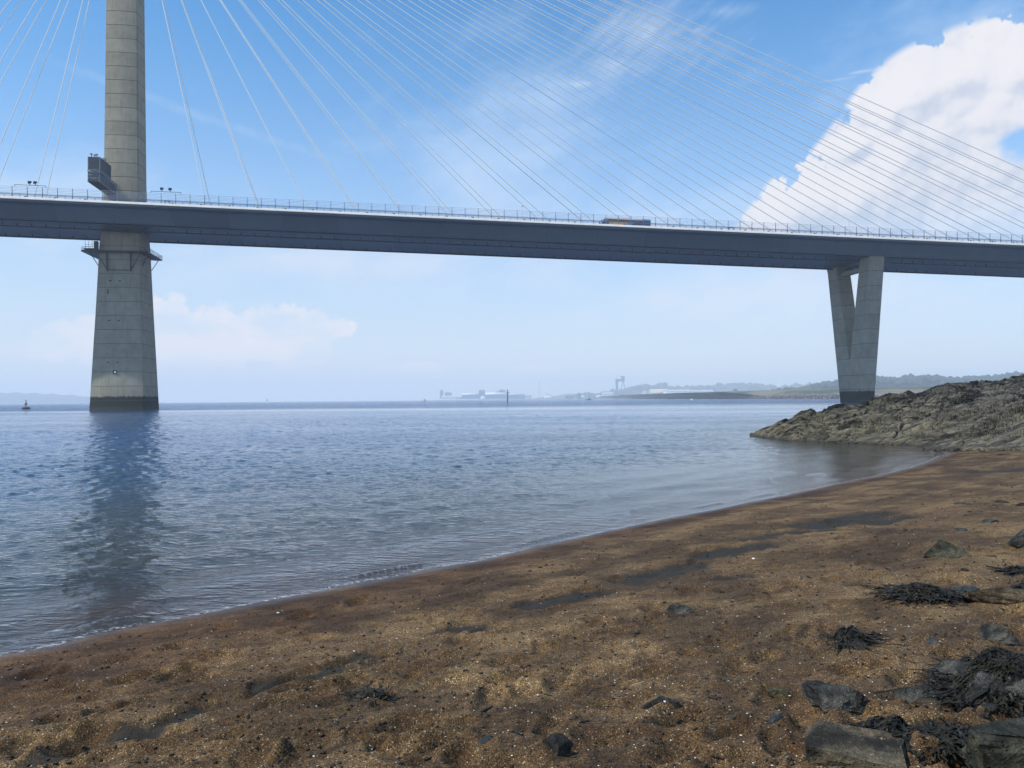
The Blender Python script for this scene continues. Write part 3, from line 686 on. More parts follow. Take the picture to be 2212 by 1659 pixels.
# ---- tower
tower = empty('tower', parent=bridge); tower['label'] = 'slim tapering concrete tower built up in lifts, dark weed at its foot'
PROF = [(-6, 16.6, 16.4), (0, 16.0, 15.6), (30, 13.6, 12.6), (52, 12.0, 10.7), (60, 10.8, 9.2), (70, 10.3, 8.7), (128, 9.3, 7.9), (200, 7.6, 6.6), (207, 7.5, 6.5)]
def prof(z): return float(np.interp(z, [q[0] for q in PROF], [q[1] for q in PROF])), float(np.interp(z, [q[0] for q in PROF], [q[2] for q in PROF]))
def tring(z, inset=0.0):
    w, d = prof(z); w = w / 2 - inset; d = d / 2 - inset; bul = 0.055 * w * 2; pts = []
    N = 10
    for i in range(N + 1):
        x = -(w - .35) + (2 * (w - .35)) * i / N; pts.append((x, -d + .30 - bul * (1 - (x / w) ** 2), z))
    pts += [(w - .28, -d + .55, z), (w, -d + .62, z), (w, -d * .2, z), (w, d - .62, z), (w - .28, d - .55, z)]
    for i in range(N + 1):
        x = (w - .35) - (2 * (w - .35)) * i / N; pts.append((x, d - .30 + bul * (1 - (x / w) ** 2), z))
    pts += [(-w + .28, d - .55, z), (-w, d - .62, z), (-w, d * .2, z), (-w, -d + .62, z), (-w + .28, -d + .55, z)]
    return pts
LIFT = 4.32; z = -6.0 + .35
while z < 206:
    z1 = min(z + LIFT, 207); mb = MB()
    mb.prism([tring(z, .06), tring(z + .10, .06), tring(z + .13, 0), tring(z1 - .02, 0), tring(z1, .06)], [1, 1, 0, 0], True)
    mb.build('concrete_lift', [CONC, JOINT], tower); z = z1
# little openings, the survey target and the wall boxes
for (hz_, dxs) in ((39.6, (-1.2, 1.6)), (27.4, (-1.3, 1.45)), (14.6, (-1.35, 1.4))):
    for dx_ in dxs:
        w, d = prof(hz_); MB().box((dx_ - 1.2, -d / 2 - .30 - .05, hz_), (.62, .5, .26)).build('vent_slot', BLACK, tower)
w, d = prof(11.6); MB().box((-.5, -d / 2 - .42, 11.6), (1.15, .5, 1.05)).build('service_hatch', BLACK, tower)
MB().box((-.4, -d / 2 - .75, 11.6), (.5, .2, .5)).build('hatch_light', paint('pale_panel', (.75, .85, .85), .3), tower)
MB().box((-3.0, -prof(36)[1] / 2 - .45, 36.3), (.12, .3, 1.6)).build('wall_conduit', STEELD, tower)
# ---- access platform round the tower
plat = empty('access_platform', parent=bridge); ZP = 48.6; w, d = prof(ZP); wl, wr_, uf, ub = -w / 2 - 4.4, w / 2 + 2.6, -d / 2 - 1.5, d / 2 + 2.6
pb = MB()
pb.box(((wl + wr_) / 2, (uf - d / 2) / 2 - .2, ZP), (w + 7.0 - .6, d / 2 * 0 + 1.7, .42)); pb.box(((wl - w / 2) / 2, 0, ZP - .03), (-w / 2 - wl, d + 3.0, .40)); pb.box(((w / 2 + wr_) / 2, .6, ZP - .03), (wr_ - w / 2, d + 4.0, .40)); pb.box((0, d / 2 + 1.2, ZP), (w + .4, 2.2, .38))
pb.build('walkway', STEELD, plat)
MB().box((wl + 2.7, uf + 1.2, ZP + .62), (3.6, 2.4, .35)).build('raised_step', STEELD, plat)
rb = MB()
def railing(mb, p, q, base, hgt=1.15, step=1.15):
    p, q = Vector(p), Vector(q); L = (q - p).length; n = max(1, round(L / step))
    for i in range(n + 1):
        c_ = p + (q - p) * (i / n); mb.bar((c_.x, c_.y, base), (c_.x, c_.y, base + hgt), .055)
    for zz_ in (.55, 1.1): mb.bar((p.x, p.y, base + zz_), (q.x, q.y, base + zz_), .045)
for (p_, q_) in (((wl, uf + .6), (-w / 2 - .6, uf)), ((wl, uf + .6), (wl, d / 2 + 1.2)), ((wl, d / 2 + 1.2), (-w / 2, ub)), ((w / 2 + .3, uf + .4), (wr_, -d / 2)), ((wr_, -d / 2), (wr_, ub)), ((wr_, ub), (-w / 2, ub))):
    rr = MB(); railing(rr, (*p_, 0), (*q_, 0), ZP + .2); rr.build('platform_railing', STEELD, plat)
rr = MB(); railing(rr, (-w / 2 - 3.3, uf + .3, 0), (-w / 2 - .3, uf + .3, 0), ZP + .8, 2.2); rr.build('platform_railing', STEELD, plat)
MB().box((-w / 2 - .2, uf + .5, ZP + 1.7), (1.1, .9, 2.6)).build('equipment_cabinet', BLACK, plat)
for (a_, dr) in ((-3.3, -1), (3.6, 1)):
    zb = 43.0; db = prof(zb)[1] / 2 + .55; b2 = MB()
    b2.bar((a_, -db, zb), (a_, uf + .2, ZP - .2), .17).bar((a_, -db, zb), (a_ + dr * 3.0, uf + .2, ZP - .2), .15).bar((a_, -db - .1, zb - .5), (a_, -d / 2 - .6, ZP), .16); b2.build('platform_bracket', STEELD, plat)
MB().bar((-3.3, -db, 43), (3.6, -db, 43), .10).build('bracket_tie', STEELD, plat)
for s_ in (-1, 1):
    MB().bar((s_ * (w / 2 + .3), -d / 2 + 1, 44.5), (s_ * (w / 2 + 2.4), -d / 2 - .2, ZP - .2), .14).bar((s_ * (w / 2 + .3), d / 2 - 1, 44.5), (s_ * (w / 2 + 2.4), d / 2, ZP - .2), .14).build('platform_bracket', STEELD, plat)
# ---- inspection gantry parked above the deck
gan = empty('inspection_gantry', parent=bridge); gan['label'] = 'blue grey steel inspection gantry cantilevered from the tower above the road'
GX, GZ = -2.7, 66.6; FR = paint('gantry_frame', (.20, .24, .29), .45); PNL = paint('gantry_panel', (.035, .045, .060), .5)
u1, u0 = -prof(68)[1] / 2 - .1, -prof(68)[1] / 2 - 14.5
gb = MB().box((GX, (u0 + 7.4 + u1) / 2 - 3.6, GZ + .12), (3.0, u1 - u0, .22)); gb.build('gantry_floor', PNL, gan)
for i in range(12):
    uu = u0 + .1 + (u1 - u0 - .2) * i / 11
    fb = MB()
    for sx in (-1, 1): fb.box((GX + sx * 1.55, uu, GZ + 1.55), (.16, .16, 3.1))
    fb.box((GX, uu, GZ + 3.05), (3.1, .14, .14)); fb.build('gantry_frame', FR, gan)
for sx in (-1, 1):
    for zz_ in (.1, 3.1): MB().box((GX + sx * 1.6, (u0 + u1) / 2, GZ + zz_), (.22, u1 - u0 + .1, .24)).build('gantry_chord', FR, gan)
    for i in range(11):
        ua = u0 + (u1 - u0) * i / 11; ub_ = u0 + (u1 - u0) * (i + 1) / 11
        MB().bar((GX + sx * 1.55, ua, GZ + (.2 if i % 2 else 3.0)), (GX + sx * 1.55, ub_, GZ + (3.0 if i % 2 else .2)), .07).build('gantry_brace', FR, gan)
for i in range(3): MB().box((GX, u0 - .02, GZ + .62 + i * .92), (2.9, .08, .80)).build('end_panel', PNL, gan)
MB().box((GX + 1.5, (u0 + u1) / 2, GZ + 1.5), (.05, u1 - u0 - .5, 2.2)).build('side_mesh', PNL, gan)
ub_box = MB().box((GX + .05, u0 + 4.6, GZ + 5.35), (3.0, 8.8, 3.7)); ub_box.build('machine_cabin', PNL, gan)
cf = MB()
for sx in (-1, 1):
    for su in (0.15, 9.0): cf.box((GX + .05 + sx * 1.6, u0 + su, GZ + 5.3), (.2, .2, 4.0))
for zz_ in (3.45, 7.2): cf.box((GX + .05, u0 + .1, GZ + zz_), (3.2, .2, .2)).box((GX + 1.65, u0 + 4.6, GZ + zz_), (.2, 9, .2))
cf.build('cabin_frame', FR, gan)
for i in range(4): MB().box((GX + .05, u0 + .06, GZ + 3.85 + i * .88), (2.8, .1, .76)).build('louvre', PNL, gan)
for (dx_, du_) in ((-.8, .6), (-.2, 1.6), (.6, .9), (1.2, 4.8), (1.25, 5.8)): MB().bar((GX + dx_, u0 + du_, GZ + 7.3), (GX + dx_, u0 + du_, GZ + 8.2), .14, 6).box((GX + dx_, u0 + du_ - .2, GZ + 8.2), (.7, .35, .3)).build('gantry_fitting', POST, gan)
# cabinet at the tower's right foot on the deck
MB().box((prof(62)[0] / 2 + 1.3, -3.0, dz(7) + 1.6), (3.0, 3.0, 3.1)).build('tower_door_housing', POST, deck)
for dx_ in (6.2, 7.6, 8.4): MB().box((dx_, -3.6, dz(7) + 3.6), (.7, .7, .8)).build('roof_fitting', BLACK, deck)

# ---- V-shaped pier
pier = empty('v_pier', parent=bridge); pier['label'] = 'V-shaped concrete pier with two leaning legs and a dark tidal foot'
PA = 246.0; HT = 50.0 - .0; CR = 15.6
def vhalf(z): return 6.4 + (13.9 - 6.4) * max(z, 0) / HT          # half spread of the outer faces
LEG_T = 2.75
def quad(u0_, u1_, z, hw=LEG_T, inset=0.0):
    c = .35
    return [(PA - hw + inset, u0_ + inset + c, z), (PA - hw + inset + c, u0_ + inset, z), (PA + hw - inset - c, u0_ + inset, z), (PA + hw - inset, u0_ + inset + c, z), (PA + hw - inset, u1_ - inset - c, z), (PA + hw - inset - c, u1_ - inset, z), (PA - hw + inset + c, u1_ - inset, z), (PA - hw + inset, u1_ - inset - c, z)]
topz = dz(PA) - 4.92
z = -5.0
VL = 4.9
zs = []
while z < CR - 2: zs.append((z, min(z + VL if z + VL < CR - 2 else CR, CR))); z = zs[-1][1]
for (z0_, z1_) in zs:
    mb = MB(); mb.prism([quad(-vhalf(z0_), vhalf(z0_), z0_, inset=.06), quad(-vhalf(z0_), vhalf(z0_), z0_ + .12, inset=.06), quad(-vhalf(z0_), vhalf(z0_), z0_ + .2), quad(-vhalf(z1_), vhalf(z1_), z1_)], [1, 1, 0]); mb.build('concrete_lift', [CONCV, JOINT], pier)
thick0 = vhalf(CR) - .35
def inner(z): return vhalf(z) - (thick0 + (6.3 - thick0) * (z - CR) / (HT - CR))
z = CR
while z < topz - .1:
    z1_ = min(z + VL, topz)
    if topz - z1_ < 1.5: z1_ = topz
    for s_ in (-1, 1):
        def leg(zz_, ins=0.0):
            a_, b_ = (inner(zz_), vhalf(zz_)) if s_ > 0 else (-vhalf(zz_), -inner(zz_))
            return quad(a_, b_, zz_, inset=ins)
        mb = MB(); mb.prism([leg(z, .06), leg(z + .12, .06), leg(z + .16), leg(z1_)], [1, 1, 0]); mb.build('concrete_lift', [CONCV, JOINT], pier)
    z = z1_
MB().box((PA, 0, topz - 3.1), (2.2, 2 * inner(topz - 3), 1.3)).build('cross_beam', CONCV, pier)
MB().box((PA + .8, 0, topz - 1.2), (.5, 2 * inner(topz - 1), .5)).build('cross_rail', STEELD, pier)
for u in (-3.5, 0, 3.5): MB().box((PA + .8, u, topz - 1.9), (.3, .3, 2)).build('rail_strut', STEELD, pier)
for s_ in (-1, 1): MB().box((PA, s_ * 10.4, topz + .02), (3.4, 3.0, .5)).build('bearing', STEELD, pier)
MB().box((PA - 1.5, 13.6, topz - .5), (1.6, 1.8, 1.2)).build('pier_head_cage', POST, pier)

# ---- stay cables, two planes
cable0 = None
for side in (1, -1):
    for i in range(24 if side > 0 else 13):
        for pl in (-1, 1):
            af = side * (26.0 + 16.2 * i); hf = 166.0 + 1.52 * i
            p0 = Vector((af, pl * 3.7, dz(af) + .3)); p1 = Vector((side * prof(hf)[0] / 2 * .9, pl * 1.1, hf))
            mb = MB(); mb.bar(p0, p1, .128, 8, cap=False); d_ = (p1 - p0).normalized()
            mb.bar(p0, p0 + d_ * 2.6, .27, 8)
            mb.build('stay_cable', CABLE, bridge)

# ---- floodlights on bars above the barrier
for (pa, pb_, yb, spots) in ((30, 98, 397, (63, 75)), (326, 391, 406, (350, 368))):
    ends = []
    for px in (pa, pb_):
        k = (px - W2) / FPX; a = (BO.x - DN.x * 19.85 - k * (BO.y - DN.y * 19.85)) / (k * DX.y - DX.x); ends.append(a)
    mb = MB(); mb.bar((ends[0], -19.9, dz(ends[0]) + 3.75), (ends[1], -19.9, dz(ends[1]) + 3.75), .09)
    for a in ends: mb.bar((a, -19.9, dz(a) + 3.2), (a, -19.9, dz(a) + 3.8), .08)
    mb.build('floodlight_bar', RAILM, deck)
    for j, px in enumerate(spots):
        a = ends[0] + (ends[1] - ends[0]) * (px - pa) / (pb_ - pa); w = loc2(a, -19.9, dz(a) + 3.83)
        fl = empty('floodlight', w, TH)
        tag(fl, '%s black floodlight on the raised rail %s of the tower' % (('left', 'right')[j], 'left' if pa < 100 else 'right'), 'floodlight', 'floodlights on the bridge rail')
        MB().box((0, 0, .22), (.12, .3, .44)).build('bracket', BLACK, fl)
        MB().prism([[(-.45 + s * math.cos(q) * 0, .42 * math.cos(q), .75 + .42 * math.sin(q)) for q in [2 * math.pi * i / 10 for i in range(10)]] for s in (0,)] + [[(.35, .30 * math.cos(q), .85 + .30 * math.sin(q)) for q in [2 * math.pi * i / 10 for i in range(10)]]]).build('lamp_head', BLACK, fl)

# ------------------------------------------------------------------ the coach on the near carriageway
k = (2238 / 1.649 * 1.0 - W2 / 1.0) / FPX
def deck_a(px, u):
    k = (px - W2) / FPX; return (BO.x + DN.x * u - k * (BO.y + DN.y * u)) / (k * DX.y - DX.x)
cu = -14.0; aL, aR = deck_a(1304.5, cu - 1.3), deck_a(1409.5, cu - 1.3)
ca_ = (aL + aR) / 2; CL = aR - aL
coach = empty('coach', loc2(ca_, cu, dz(ca_) + .07), 0); coach.rotation_euler = (0, math.atan(.0235), TH)
tag(coach, 'dark blue coach with an orange front half driving left across the bridge deck', 'coach')
ORG = paint('coach_orange', (.90, .38, .02), .35, .05); NAVY = paint('coach_navy', (.030, .045, .17), .3, .05); CYAN = paint('coach_light_blue', (.05, .28, .62), .3, .05); WHT = paint('coach_cream', (.74, .66, .55), .35, .05); GLS = paint('coach_glass', (.012, .014, .02), .08, .05); YEL = paint('coach_yellow', (.80, .52, .05), .35, .05); TYRE = paint('tyre_rubber', (.02, .02, .02), .8)
h = CL / 2
def side(pts, y0=-1.27, y1=1.27): return [[(x, y0, z) for x, z in pts], [(x, y1, z) for x, z in pts]]
mb = MB(); mb.prism(side([(-h, .45), (h, .35), (h, 3.15), (h - .25, 3.45), (-h + 1.5, 3.45), (-h + .75, 3.1), (-h + .12, 1.7)]), 0); mb.build('body', NAVY, coach)
MB().prism([[(x, y, z) for x, z in [(-h + .62, 2.16), (h - .08, 2.16), (h - .08, 3.02), (-h + 1.05, 3.02)]] for y in (-1.30, 1.30)]).build('window_band', GLS, coach)
MB().prism([[(x, y, z) for x, z in [(-h + 1.25, 3.08), (h - 2.8, 3.08), (h - 2.8, 3.48), (-h + 1.5, 3.48)]] for y in (-1.29, 1.29)]).build('roof_cove', WHT, coach)
MB().prism([[(x, y, z) for x, z in [(h - 2.8, 3.08), (h - .2, 3.08), (h - .3, 3.42), (h - 2.8, 3.48)]] for y in (-1.29, 1.29)]).build('roof_cove_rear', CYAN, coach)
MB().prism([[(x, y, z) for x, z in [(-h + 2.0, .62), (-1.4 , .62), (1.0, 2.12), (-h + 2.3, 2.12)]] for y in (-1.30, 1.30)]).build('side_panel', ORG, coach)
MB().prism([[(x, y, z) for x, z in [(-1.3, .62), (0.1, .62), (2.8, 2.12), (1.1, 2.12)]] for y in (-1.30, 1.30)]).build('side_stripe', CYAN, coach)
MB().prism([[(x, y, z) for x, z in [(-h + 3.0, 1.25), (-h + 5.2, 1.2), (-h + 6.4, 1.85), (-h + 3.6, 1.85)]] for y in (-1.31, 1.31)]).build('side_swirl', YEL, coach)
for q in range(3): MB().box((-h + 4.1 + q * 2.1, 0, 1.22 - .05 * q), (1.1, 2.63, .34)).build('side_emblem', paint('emblem_grey', (.08, .07, .06), .5), coach)
MB().prism([[(x, y, z) for x, z in [(-h + .55, 1.15), (-h + 1.85, 1.15), (-h + 1.85, 2.95), (-h + .95, 2.95)]] for y in (-1.31, 1.31)]).build('door', paint('door_glass', (.10, .12, .15), .15), coach)
MB().prism([[(x + dx, y, z) for y in (-1.1, 1.1) for x, z in [(0, 0)]] + [] for dx, z in ()] or [[(-h + .06, -1.1, 1.75), (-h + .06, 1.1, 1.75), (-h + .70, 1.1, 3.05), (-h + .70, -1.1, 3.05)], [(-h + .16, -1.1, 1.72), (-h + .16, 1.1, 1.72), (-h + .80, 1.1, 3.02), (-h + .80, -1.1, 3.02)]]).build('windscreen', GLS, coach)
MB().box((-h + 7.4, 0, 3.62), (3.2, 1.8, .32)).build('roof_unit', WHT, coach)
for s_ in (-1, 1): MB().box((-h - .35, s_ * 1.35, 2.3), (.2, .3, .6)).bar((-h - .3, s_ * 1.3, 2.6), (-h + .5, s_ * 1.2, 3.0), .05).build('mirror', BLACK, coach)
for x in (-h + 2.9, h - 4.6, h - 3.2):
    for s_ in (-1, 1):
        MB().prism([[(x + .5 * math.cos(q), y, .5 + .5 * math.sin(q)) for q in [2 * math.pi * i / 14 for i in range(14)]] for y in (s_ * 1.0, s_ * 1.29)]).build('wheel', TYRE, coach)

# ------------------------------------------------------------------ far shore: land, hills, woods
def fd(Y): return Y if Y < 1200 else 1200 + (Y - 1200) * 2.3
LND = [(900, 3700), (923, 3500), (1000, 3300), (1150, 2950), (1300, 2400), (1450, 1750), (1650, 1150), (1850, 860), (2060, 700), (2212, 620), (2600, 500), (3000, 420)]
shoreL = [Vector((ray(px, 860).x / ray(px, 860).y * fd(Y), fd(Y))) for px, Y in LND]
m, t, out = newmat('far_land'); p = t.pos(); z = t.sep(p)[2]
n1 = t.noise(t.mapping(p, (1, .4, 1)), .012, 5, .6); n2 = t.noise(p, .25, 4, .7)
c = t.mix(t.ramp(n1, .40, .56), (.060, .072, .045), (.20, .175, .12)); c = t.mix(t.math('MULTIPLY', n2, .5), c, (.06, .07, .04))
c = t.mix(t.ramp(z, 4.6, 5.6, 1, 0), c, t.mix(t.ramp(n2, .35, .65), (.06, .055, .06), (.20, .18, .17)))
pbsdf(t, out, c, .95); LAND = m
def lattice(name, rows, mat, smooth=True):
    n = len(rows[0]); v = [p for r in rows for p in r]; f = []
    for j in range(len(rows) - 1):
        for i in range(n - 1): f.append((j * n + i, j * n + i + 1, (j + 1) * n + i + 1, (j + 1) * n + i))
    return mesh(name, v, f, mat, None, smooth)
pts = []; NS = 300
cum = np.linspace(0, len(shoreL) - 1, NS)
for q in cum:
    i = min(int(q), len(shoreL) - 2); pts.append(shoreL[i].lerp(shoreL[i + 1], q - i))
rows = []
for (inl, hgt) in ((-6, -2.5), (0, 0), (7, 2.0), (14, 4.6), (20, 5.8), (90, 8.0), (260, 11.5), (600, 14), (1500, 16), (3600, 18)):
    row = []
    for j, q in enumerate(pts):
        tipf = min(1.0, j / 40.0) * .75 + .25
        n_ = Vector((q.x * .15, q.y)).normalized()
        wob = 3 * math.sin(j * 1.7) * (inl > 10); hh_ = hgt * ((tipf if hgt > 6 or True else 1) * (max(.30, min(1.0, (1500 / q.y) ** 1.6)) if hgt > 3 else 1) if hgt > 0 else 1) + (random.uniform(-.4, .4) if inl > 0 else 0)
        if j < 25: inl_ = inl * (.08 + j / 27)
        else: inl_ = inl
        row.append((q.x + n_.x * (inl_ + wob * .2), q.y + n_.y * inl_, hh_))
    rows.append(row)
lattice('far_shore', rows, LAND)['kind'] = 'structure'
# riprap boulders along the shore
def ico(sub=1):
    bm = bmesh.new(); bmesh.ops.create_icosphere(bm, subdivisions=sub, radius=1.0); v = np.array([q.co[:] for q in bm.verts]); f = [tuple(w.index for w in q.verts) for q in bm.faces]; bm.free(); return v, np.array(f)
IV, IF = ico(1)
def scatter_mesh(name, insts, mat, base=(IV, IF), jit=.25, smooth=False):
    v0, f0 = base; vs, fs = [], []
    for k, (c_, sc_, rz) in enumerate(insts):
        v = v0 * (1 + RNG.uniform(-jit, jit, (len(v0), 1))); ca, sa = math.cos(rz), math.sin(rz)
        v = v * np.array(sc_); v = np.stack([v[:, 0] * ca - v[:, 1] * sa, v[:, 0] * sa + v[:, 1] * ca, v[:, 2]], 1) + np.array(c_)
        vs.append(v); fs.append(f0 + k * len(v0))
    v = np.concatenate(vs); f = np.concatenate(fs)
    me = bpy.data.meshes.new(name); me.vertices.add(len(v)); me.vertices.foreach_set('co', v.ravel()); me.loops.add(f.size); me.polygons.add(len(f))
    me.loops.foreach_set('vertex_index', f.ravel().astype(np.int32)); me.polygons.foreach_set('loop_start', np.arange(0, f.size, f.shape[1], dtype=np.int32)); me.polygons.foreach_set('loop_total', np.full(len(f), f.shape[1], dtype=np.int32))
    if smooth: me.polygons.foreach_set('use_smooth', np.ones(len(f), dtype=bool))
    me.materials.append(mat); me.update(calc_edges=True); me.validate(); return link(bpy.data.objects.new(name, me))
m, t, out = newmat('riprap'); p = t.pos(); z = t.sep(p)[2]; n = t.noise(p, .4, 3, .7)
c = t.mix(t.ramp(n, .35, .65), (.07, .065, .07), (.26, .24, .22)); c = t.mix(t.ramp(z, 2.5, 5.0), t.mix(1.0, c, (.45, .42, .5), 'MULTIPLY'), c); pbsdf(t, out, c, .9); RIP = m
ins = []
for k in range(2600):
    q = 4.2 + (len(shoreL) - 1 - 4.2) * RNG.rand() ** .8; i = min(int(q), len(shoreL) - 2); b_ = shoreL[i].lerp(shoreL[i + 1], q - i); w_ = RNG.rand(); r_ = RNG.uniform(.7, 1.9) * (1.0 if b_.y < 1500 else 1.6)
    n_ = Vector((b_.x * .15, b_.y)).normalized(); ins.append(((b_.x + n_.x * w_ * 20, b_.y + n_.y * w_ * 20, .2 + 5.6 * w_), (r_, r_ * .9, r_ * .7), RNG.rand() * 6))
scatter_mesh('riprap_boulders', ins, RIP)['kind'] = 'stuff'
# hills: crest lines read from their outline, each a ridge of real depth
WOODM = paint('far_woodland', (.022, .036, .022), .95, .35, .02)
def hill(crest, depth, back, mat=WOODM, foot=None, name='hill'):
    xs = np.array([c_[0] for c_ in crest]); ys = np.array([c_[1] for c_ in crest]); P_ = np.linspace(xs[0], xs[-1], 260); Q_ = np.interp(P_, xs, ys)
    rows = []; top = []
    for (du, hf) in ((-back, 0), (-back * .6, .45), (-back * .25, .86), (0, 1.0), (back * .5, .8), (back * 1.4, 0)):
        row = []
        for j, (px, py) in enumerate(zip(P_, Q_)):
            c_ = at(px, py, depth); zt = max(c_.z - 5, .5); row.append((c_.x * (depth + du) / depth, depth + du, zt * hf * (1 + .06 * math.sin(j * .37 + du)) + (-4 if hf == 0 else 0)))
            if du == 0: top.append(Vector((c_.x, c_.y, zt)))
        rows.append(row)
    o = lattice(name, rows, mat); o['kind'] = 'structure'; return top
HC1 = [(1640, 853), (1700, 846), (1728, 843), (1759, 835), (1779, 831), (1810, 827), (1850, 821), (1892, 818), (1927, 818), (1939, 820), (1984, 817), (2009, 815), (2025, 818), (2062, 821), (2087, 818), (2119, 817), (2136, 819), (2158, 814), (2185, 811), (2212, 811), (2300, 806), (2500, 800), (2700, 798)]
HC2 = [(1240, 856), (1290, 852), (1330, 848), (1350, 843), (1374, 836), (1397, 833), (1432, 833), (1444, 837), (1486, 840), (1504, 837), (1537, 836), (1560, 833), (1583, 831), (1637, 833), (1649, 836), (1686, 838), (1746, 834), (1784, 831), (1830, 829), (2000, 830), (2300, 826)]
HC3 = [(1150, 860), (1200, 853), (1230, 850), (1330, 848), (1500, 846), (1800, 838), (2100, 836)]
HL = [(-260, 842), (-100, 844), (0, 847), (60, 848), (110, 850), (160, 853), (230, 859), (300, 864), (360, 869)]
t1 = hill(HC1, 3000, 600, name='near_wooded_hill'); t2 = hill(HC2, 7000, 900, name='far_wooded_hill'); t3 = hill(HC3, 8200, 600, name='distant_hill'); t4 = hill(HL, 8200, 600, name='distant_hill')
def crowns(tops, n, r0, r1, spread, name, hdrop):
    ins = []
    for k in range(n):
        i = RNG.randint(0, len(tops)); q = tops[i]; r_ = RNG.uniform(r0, r1); back = RNG.uniform(-spread, spread * .3); f_ = 1 - abs(back) / (spread * 1.4) * hdrop
        ins.append(((q.x * (q.y + back) / q.y + RNG.uniform(-8, 8), q.y + back, q.z * f_ + r_ * RNG.uniform(-.3, .55)), (r_ * RNG.uniform(.9, 1.4), r_, r_ * RNG.uniform(.7, 1.1)), RNG.rand() * 6))
    o = scatter_mesh(name, ins, WOODM, jit=.30, smooth=True); o['kind'] = 'stuff'
crowns(t1, 1900, 7, 16, 380, 'near_woodland', .35); crowns(t2, 1000, 12, 28, 500, 'far_woodland', .3)
# single trees that stand out against the woods
TREEM = paint('leaves_dark', (.020, .036, .020), .95, .3, .1); TRUNKM = paint('tree_bark', (.05, .04, .03), .9)
def tree(px, ytop, ybase, Y, wpx, label):
    Y = fd(Y); b_ = at(px, ybase, Y); s_ = Y / FPX; h_ = (ybase - ytop) * s_; w_ = wpx * s_
    e_ = empty('tree', (b_.x, b_.y, b_.z)); tag(e_, label, 'tree', 'single trees on the far shore')
    MB().bar((0, 0, -2), (0, 0, h_ * .6), h_ * .05, 7, h_ * .02).bar((0, 0, h_ * .3), (w_ * .25, 0, h_ * .6), h_ * .02, 5, .1).bar((0, 0, h_ * .35), (-w_ * .25, w_ * .1, h_ * .62), h_ * .02, 5, .1).build('trunk', TRUNKM, e_)
    ins = []
    for k in range(46):
        a_ = RNG.rand() * 6.28; r_ = RNG.rand() ** .5; zz = RNG.rand()
        ww = math.sqrt(max(.05, 1 - (zz * 1.5 - .6) ** 2)); ins.append(((math.cos(a_) * r_ * w_ * .42 * ww, math.sin(a_) * r_ * w_ * .42 * ww, h_ * (.30 + .62 * zz)), (w_ * RNG.uniform(.07, .13),) * 3, RNG.rand() * 6))
    o = scatter_mesh('crown', ins, TREEM, jit=.4); o.parent = e_
tree(2091, 826, 843, 760, 22, 'large round dark tree just above the rocky headland, left of its lower neighbour')
tree(2120, 829.5, 842, 770, 15, 'low dark round tree behind the rocky headland, right of the larger round tree')
tree(2019, 839.5, 850, 800, 12, 'small dark tree on the field right of the V-shaped pier')
tree(1589, 840.5, 848, 1900, 12, 'lone dark tree behind the long white shed on the far shore')
tree(1930, 843, 850, 900, 8, 'small bush-like dark tree by the far houses right of the V-shaped pier')
tree(1998, 843, 851, 850, 8, 'smallest dark tree just left of the small dark tree on the field')

# ------------------------------------------------------------------ the dockyard and its sheds
CW = paint('cladding_white', (.85, .85, .82), .6, .05, .02); CP = paint('cladding_pale', (.48, .50, .52), .6, .08, .02); CBL = paint('cladding_blue', (.05, .11, .22), .6, .1, .02); CG = paint('cladding_grey', (.10, .12, .15), .6, .1, .02); CYL = paint('roof_pale_yellow', (.60, .55, .40), .6, .08, .02)
CYN = paint('hull_turquoise', (.05, .28, .42), .5, .1, .02); ORS = paint('superstructure_orange', (.60, .30, .16), .5, .1, .02); DKW = paint('window_dark', (.03, .04, .06), .2); ROOFG = paint('roof_grey', (.30, .31, .33), .6)
def building(name, label, cat, px0, px1, yt, yb, Y, dep, wall, roof=None, kind='flat', wins=0, rise=.25, group=None, door=False):
    Y = fd(Y); A = at(px0, yb, Y); B = at(px1, yb, Y); s_ = Y / FPX; W = B.x - A.x; Hh = (yb - yt) * s_ ; zb = min(A.z, B.z)
    e_ = empty(name, ((A.x + B.x) / 2, Y + dep / 2, zb)); tag(e_, label, cat, group)
    roof = roof or wall; hw = Hh if kind == 'flat' else Hh * (1 - rise)
    MB().box((0, 0, hw / 2 - 3), (W, dep, hw + 6)).build('wall', wall, e_)
    if kind == 'flat': MB().box((0, 0, hw + Hh * .04), (W * 1.01, dep * 1.02, Hh * .08)).build('roof', roof, e_)
    elif kind == 'gable':                       # ridge runs across the view; the gable looks along x
        MB().prism([[(x, -dep / 2 * 1.02, hw), (x, dep / 2 * 1.02, hw), (x, 0, Hh)] for x in (-W / 2 * 1.01, W / 2 * 1.01)]).build('roof', roof, e_)
    elif kind == 'front':                       # the gable end faces the water
        MB().prism([[(-W / 2 * 1.02, y, hw), (0, y, Hh), (W / 2 * 1.02, y, hw)] for y in (-dep / 2 * 1.02, dep / 2 * 1.02)][::-1]).build('roof', roof, e_)
    elif kind == 'barrel':
        arc = [(-dep / 2 * math.cos(q), hw + (Hh - hw) * math.sin(q)) for q in [math.pi * i / 10 for i in range(11)]]
        MB().prism([[(x, y, z) for y, z in arc] for x in (-W / 2 * 1.005, W / 2 * 1.005)]).build('roof', roof, e_, True)
    for k in range(wins):
        x = -W / 2 + W * (k + .5) / wins
        MB().box((x, -dep / 2 - .05, hw * .55), (W / wins * .45, .3, hw * .28)).build('window', DKW, e_)
    if door: MB().box((W * .2, -dep / 2 - .06, hw * .38), (W * .16, .3, hw * .75)).build('door', CP if wall is not CP else CW, e_)
    return e_
X7 = lambda z: 879.3 + z * .2193
Y7 = lambda z: 788.4 + z * .2193
X6 = lambda z: 1249.2 + z * .1371
Y6 = lambda z: 788.4 + z * .1371
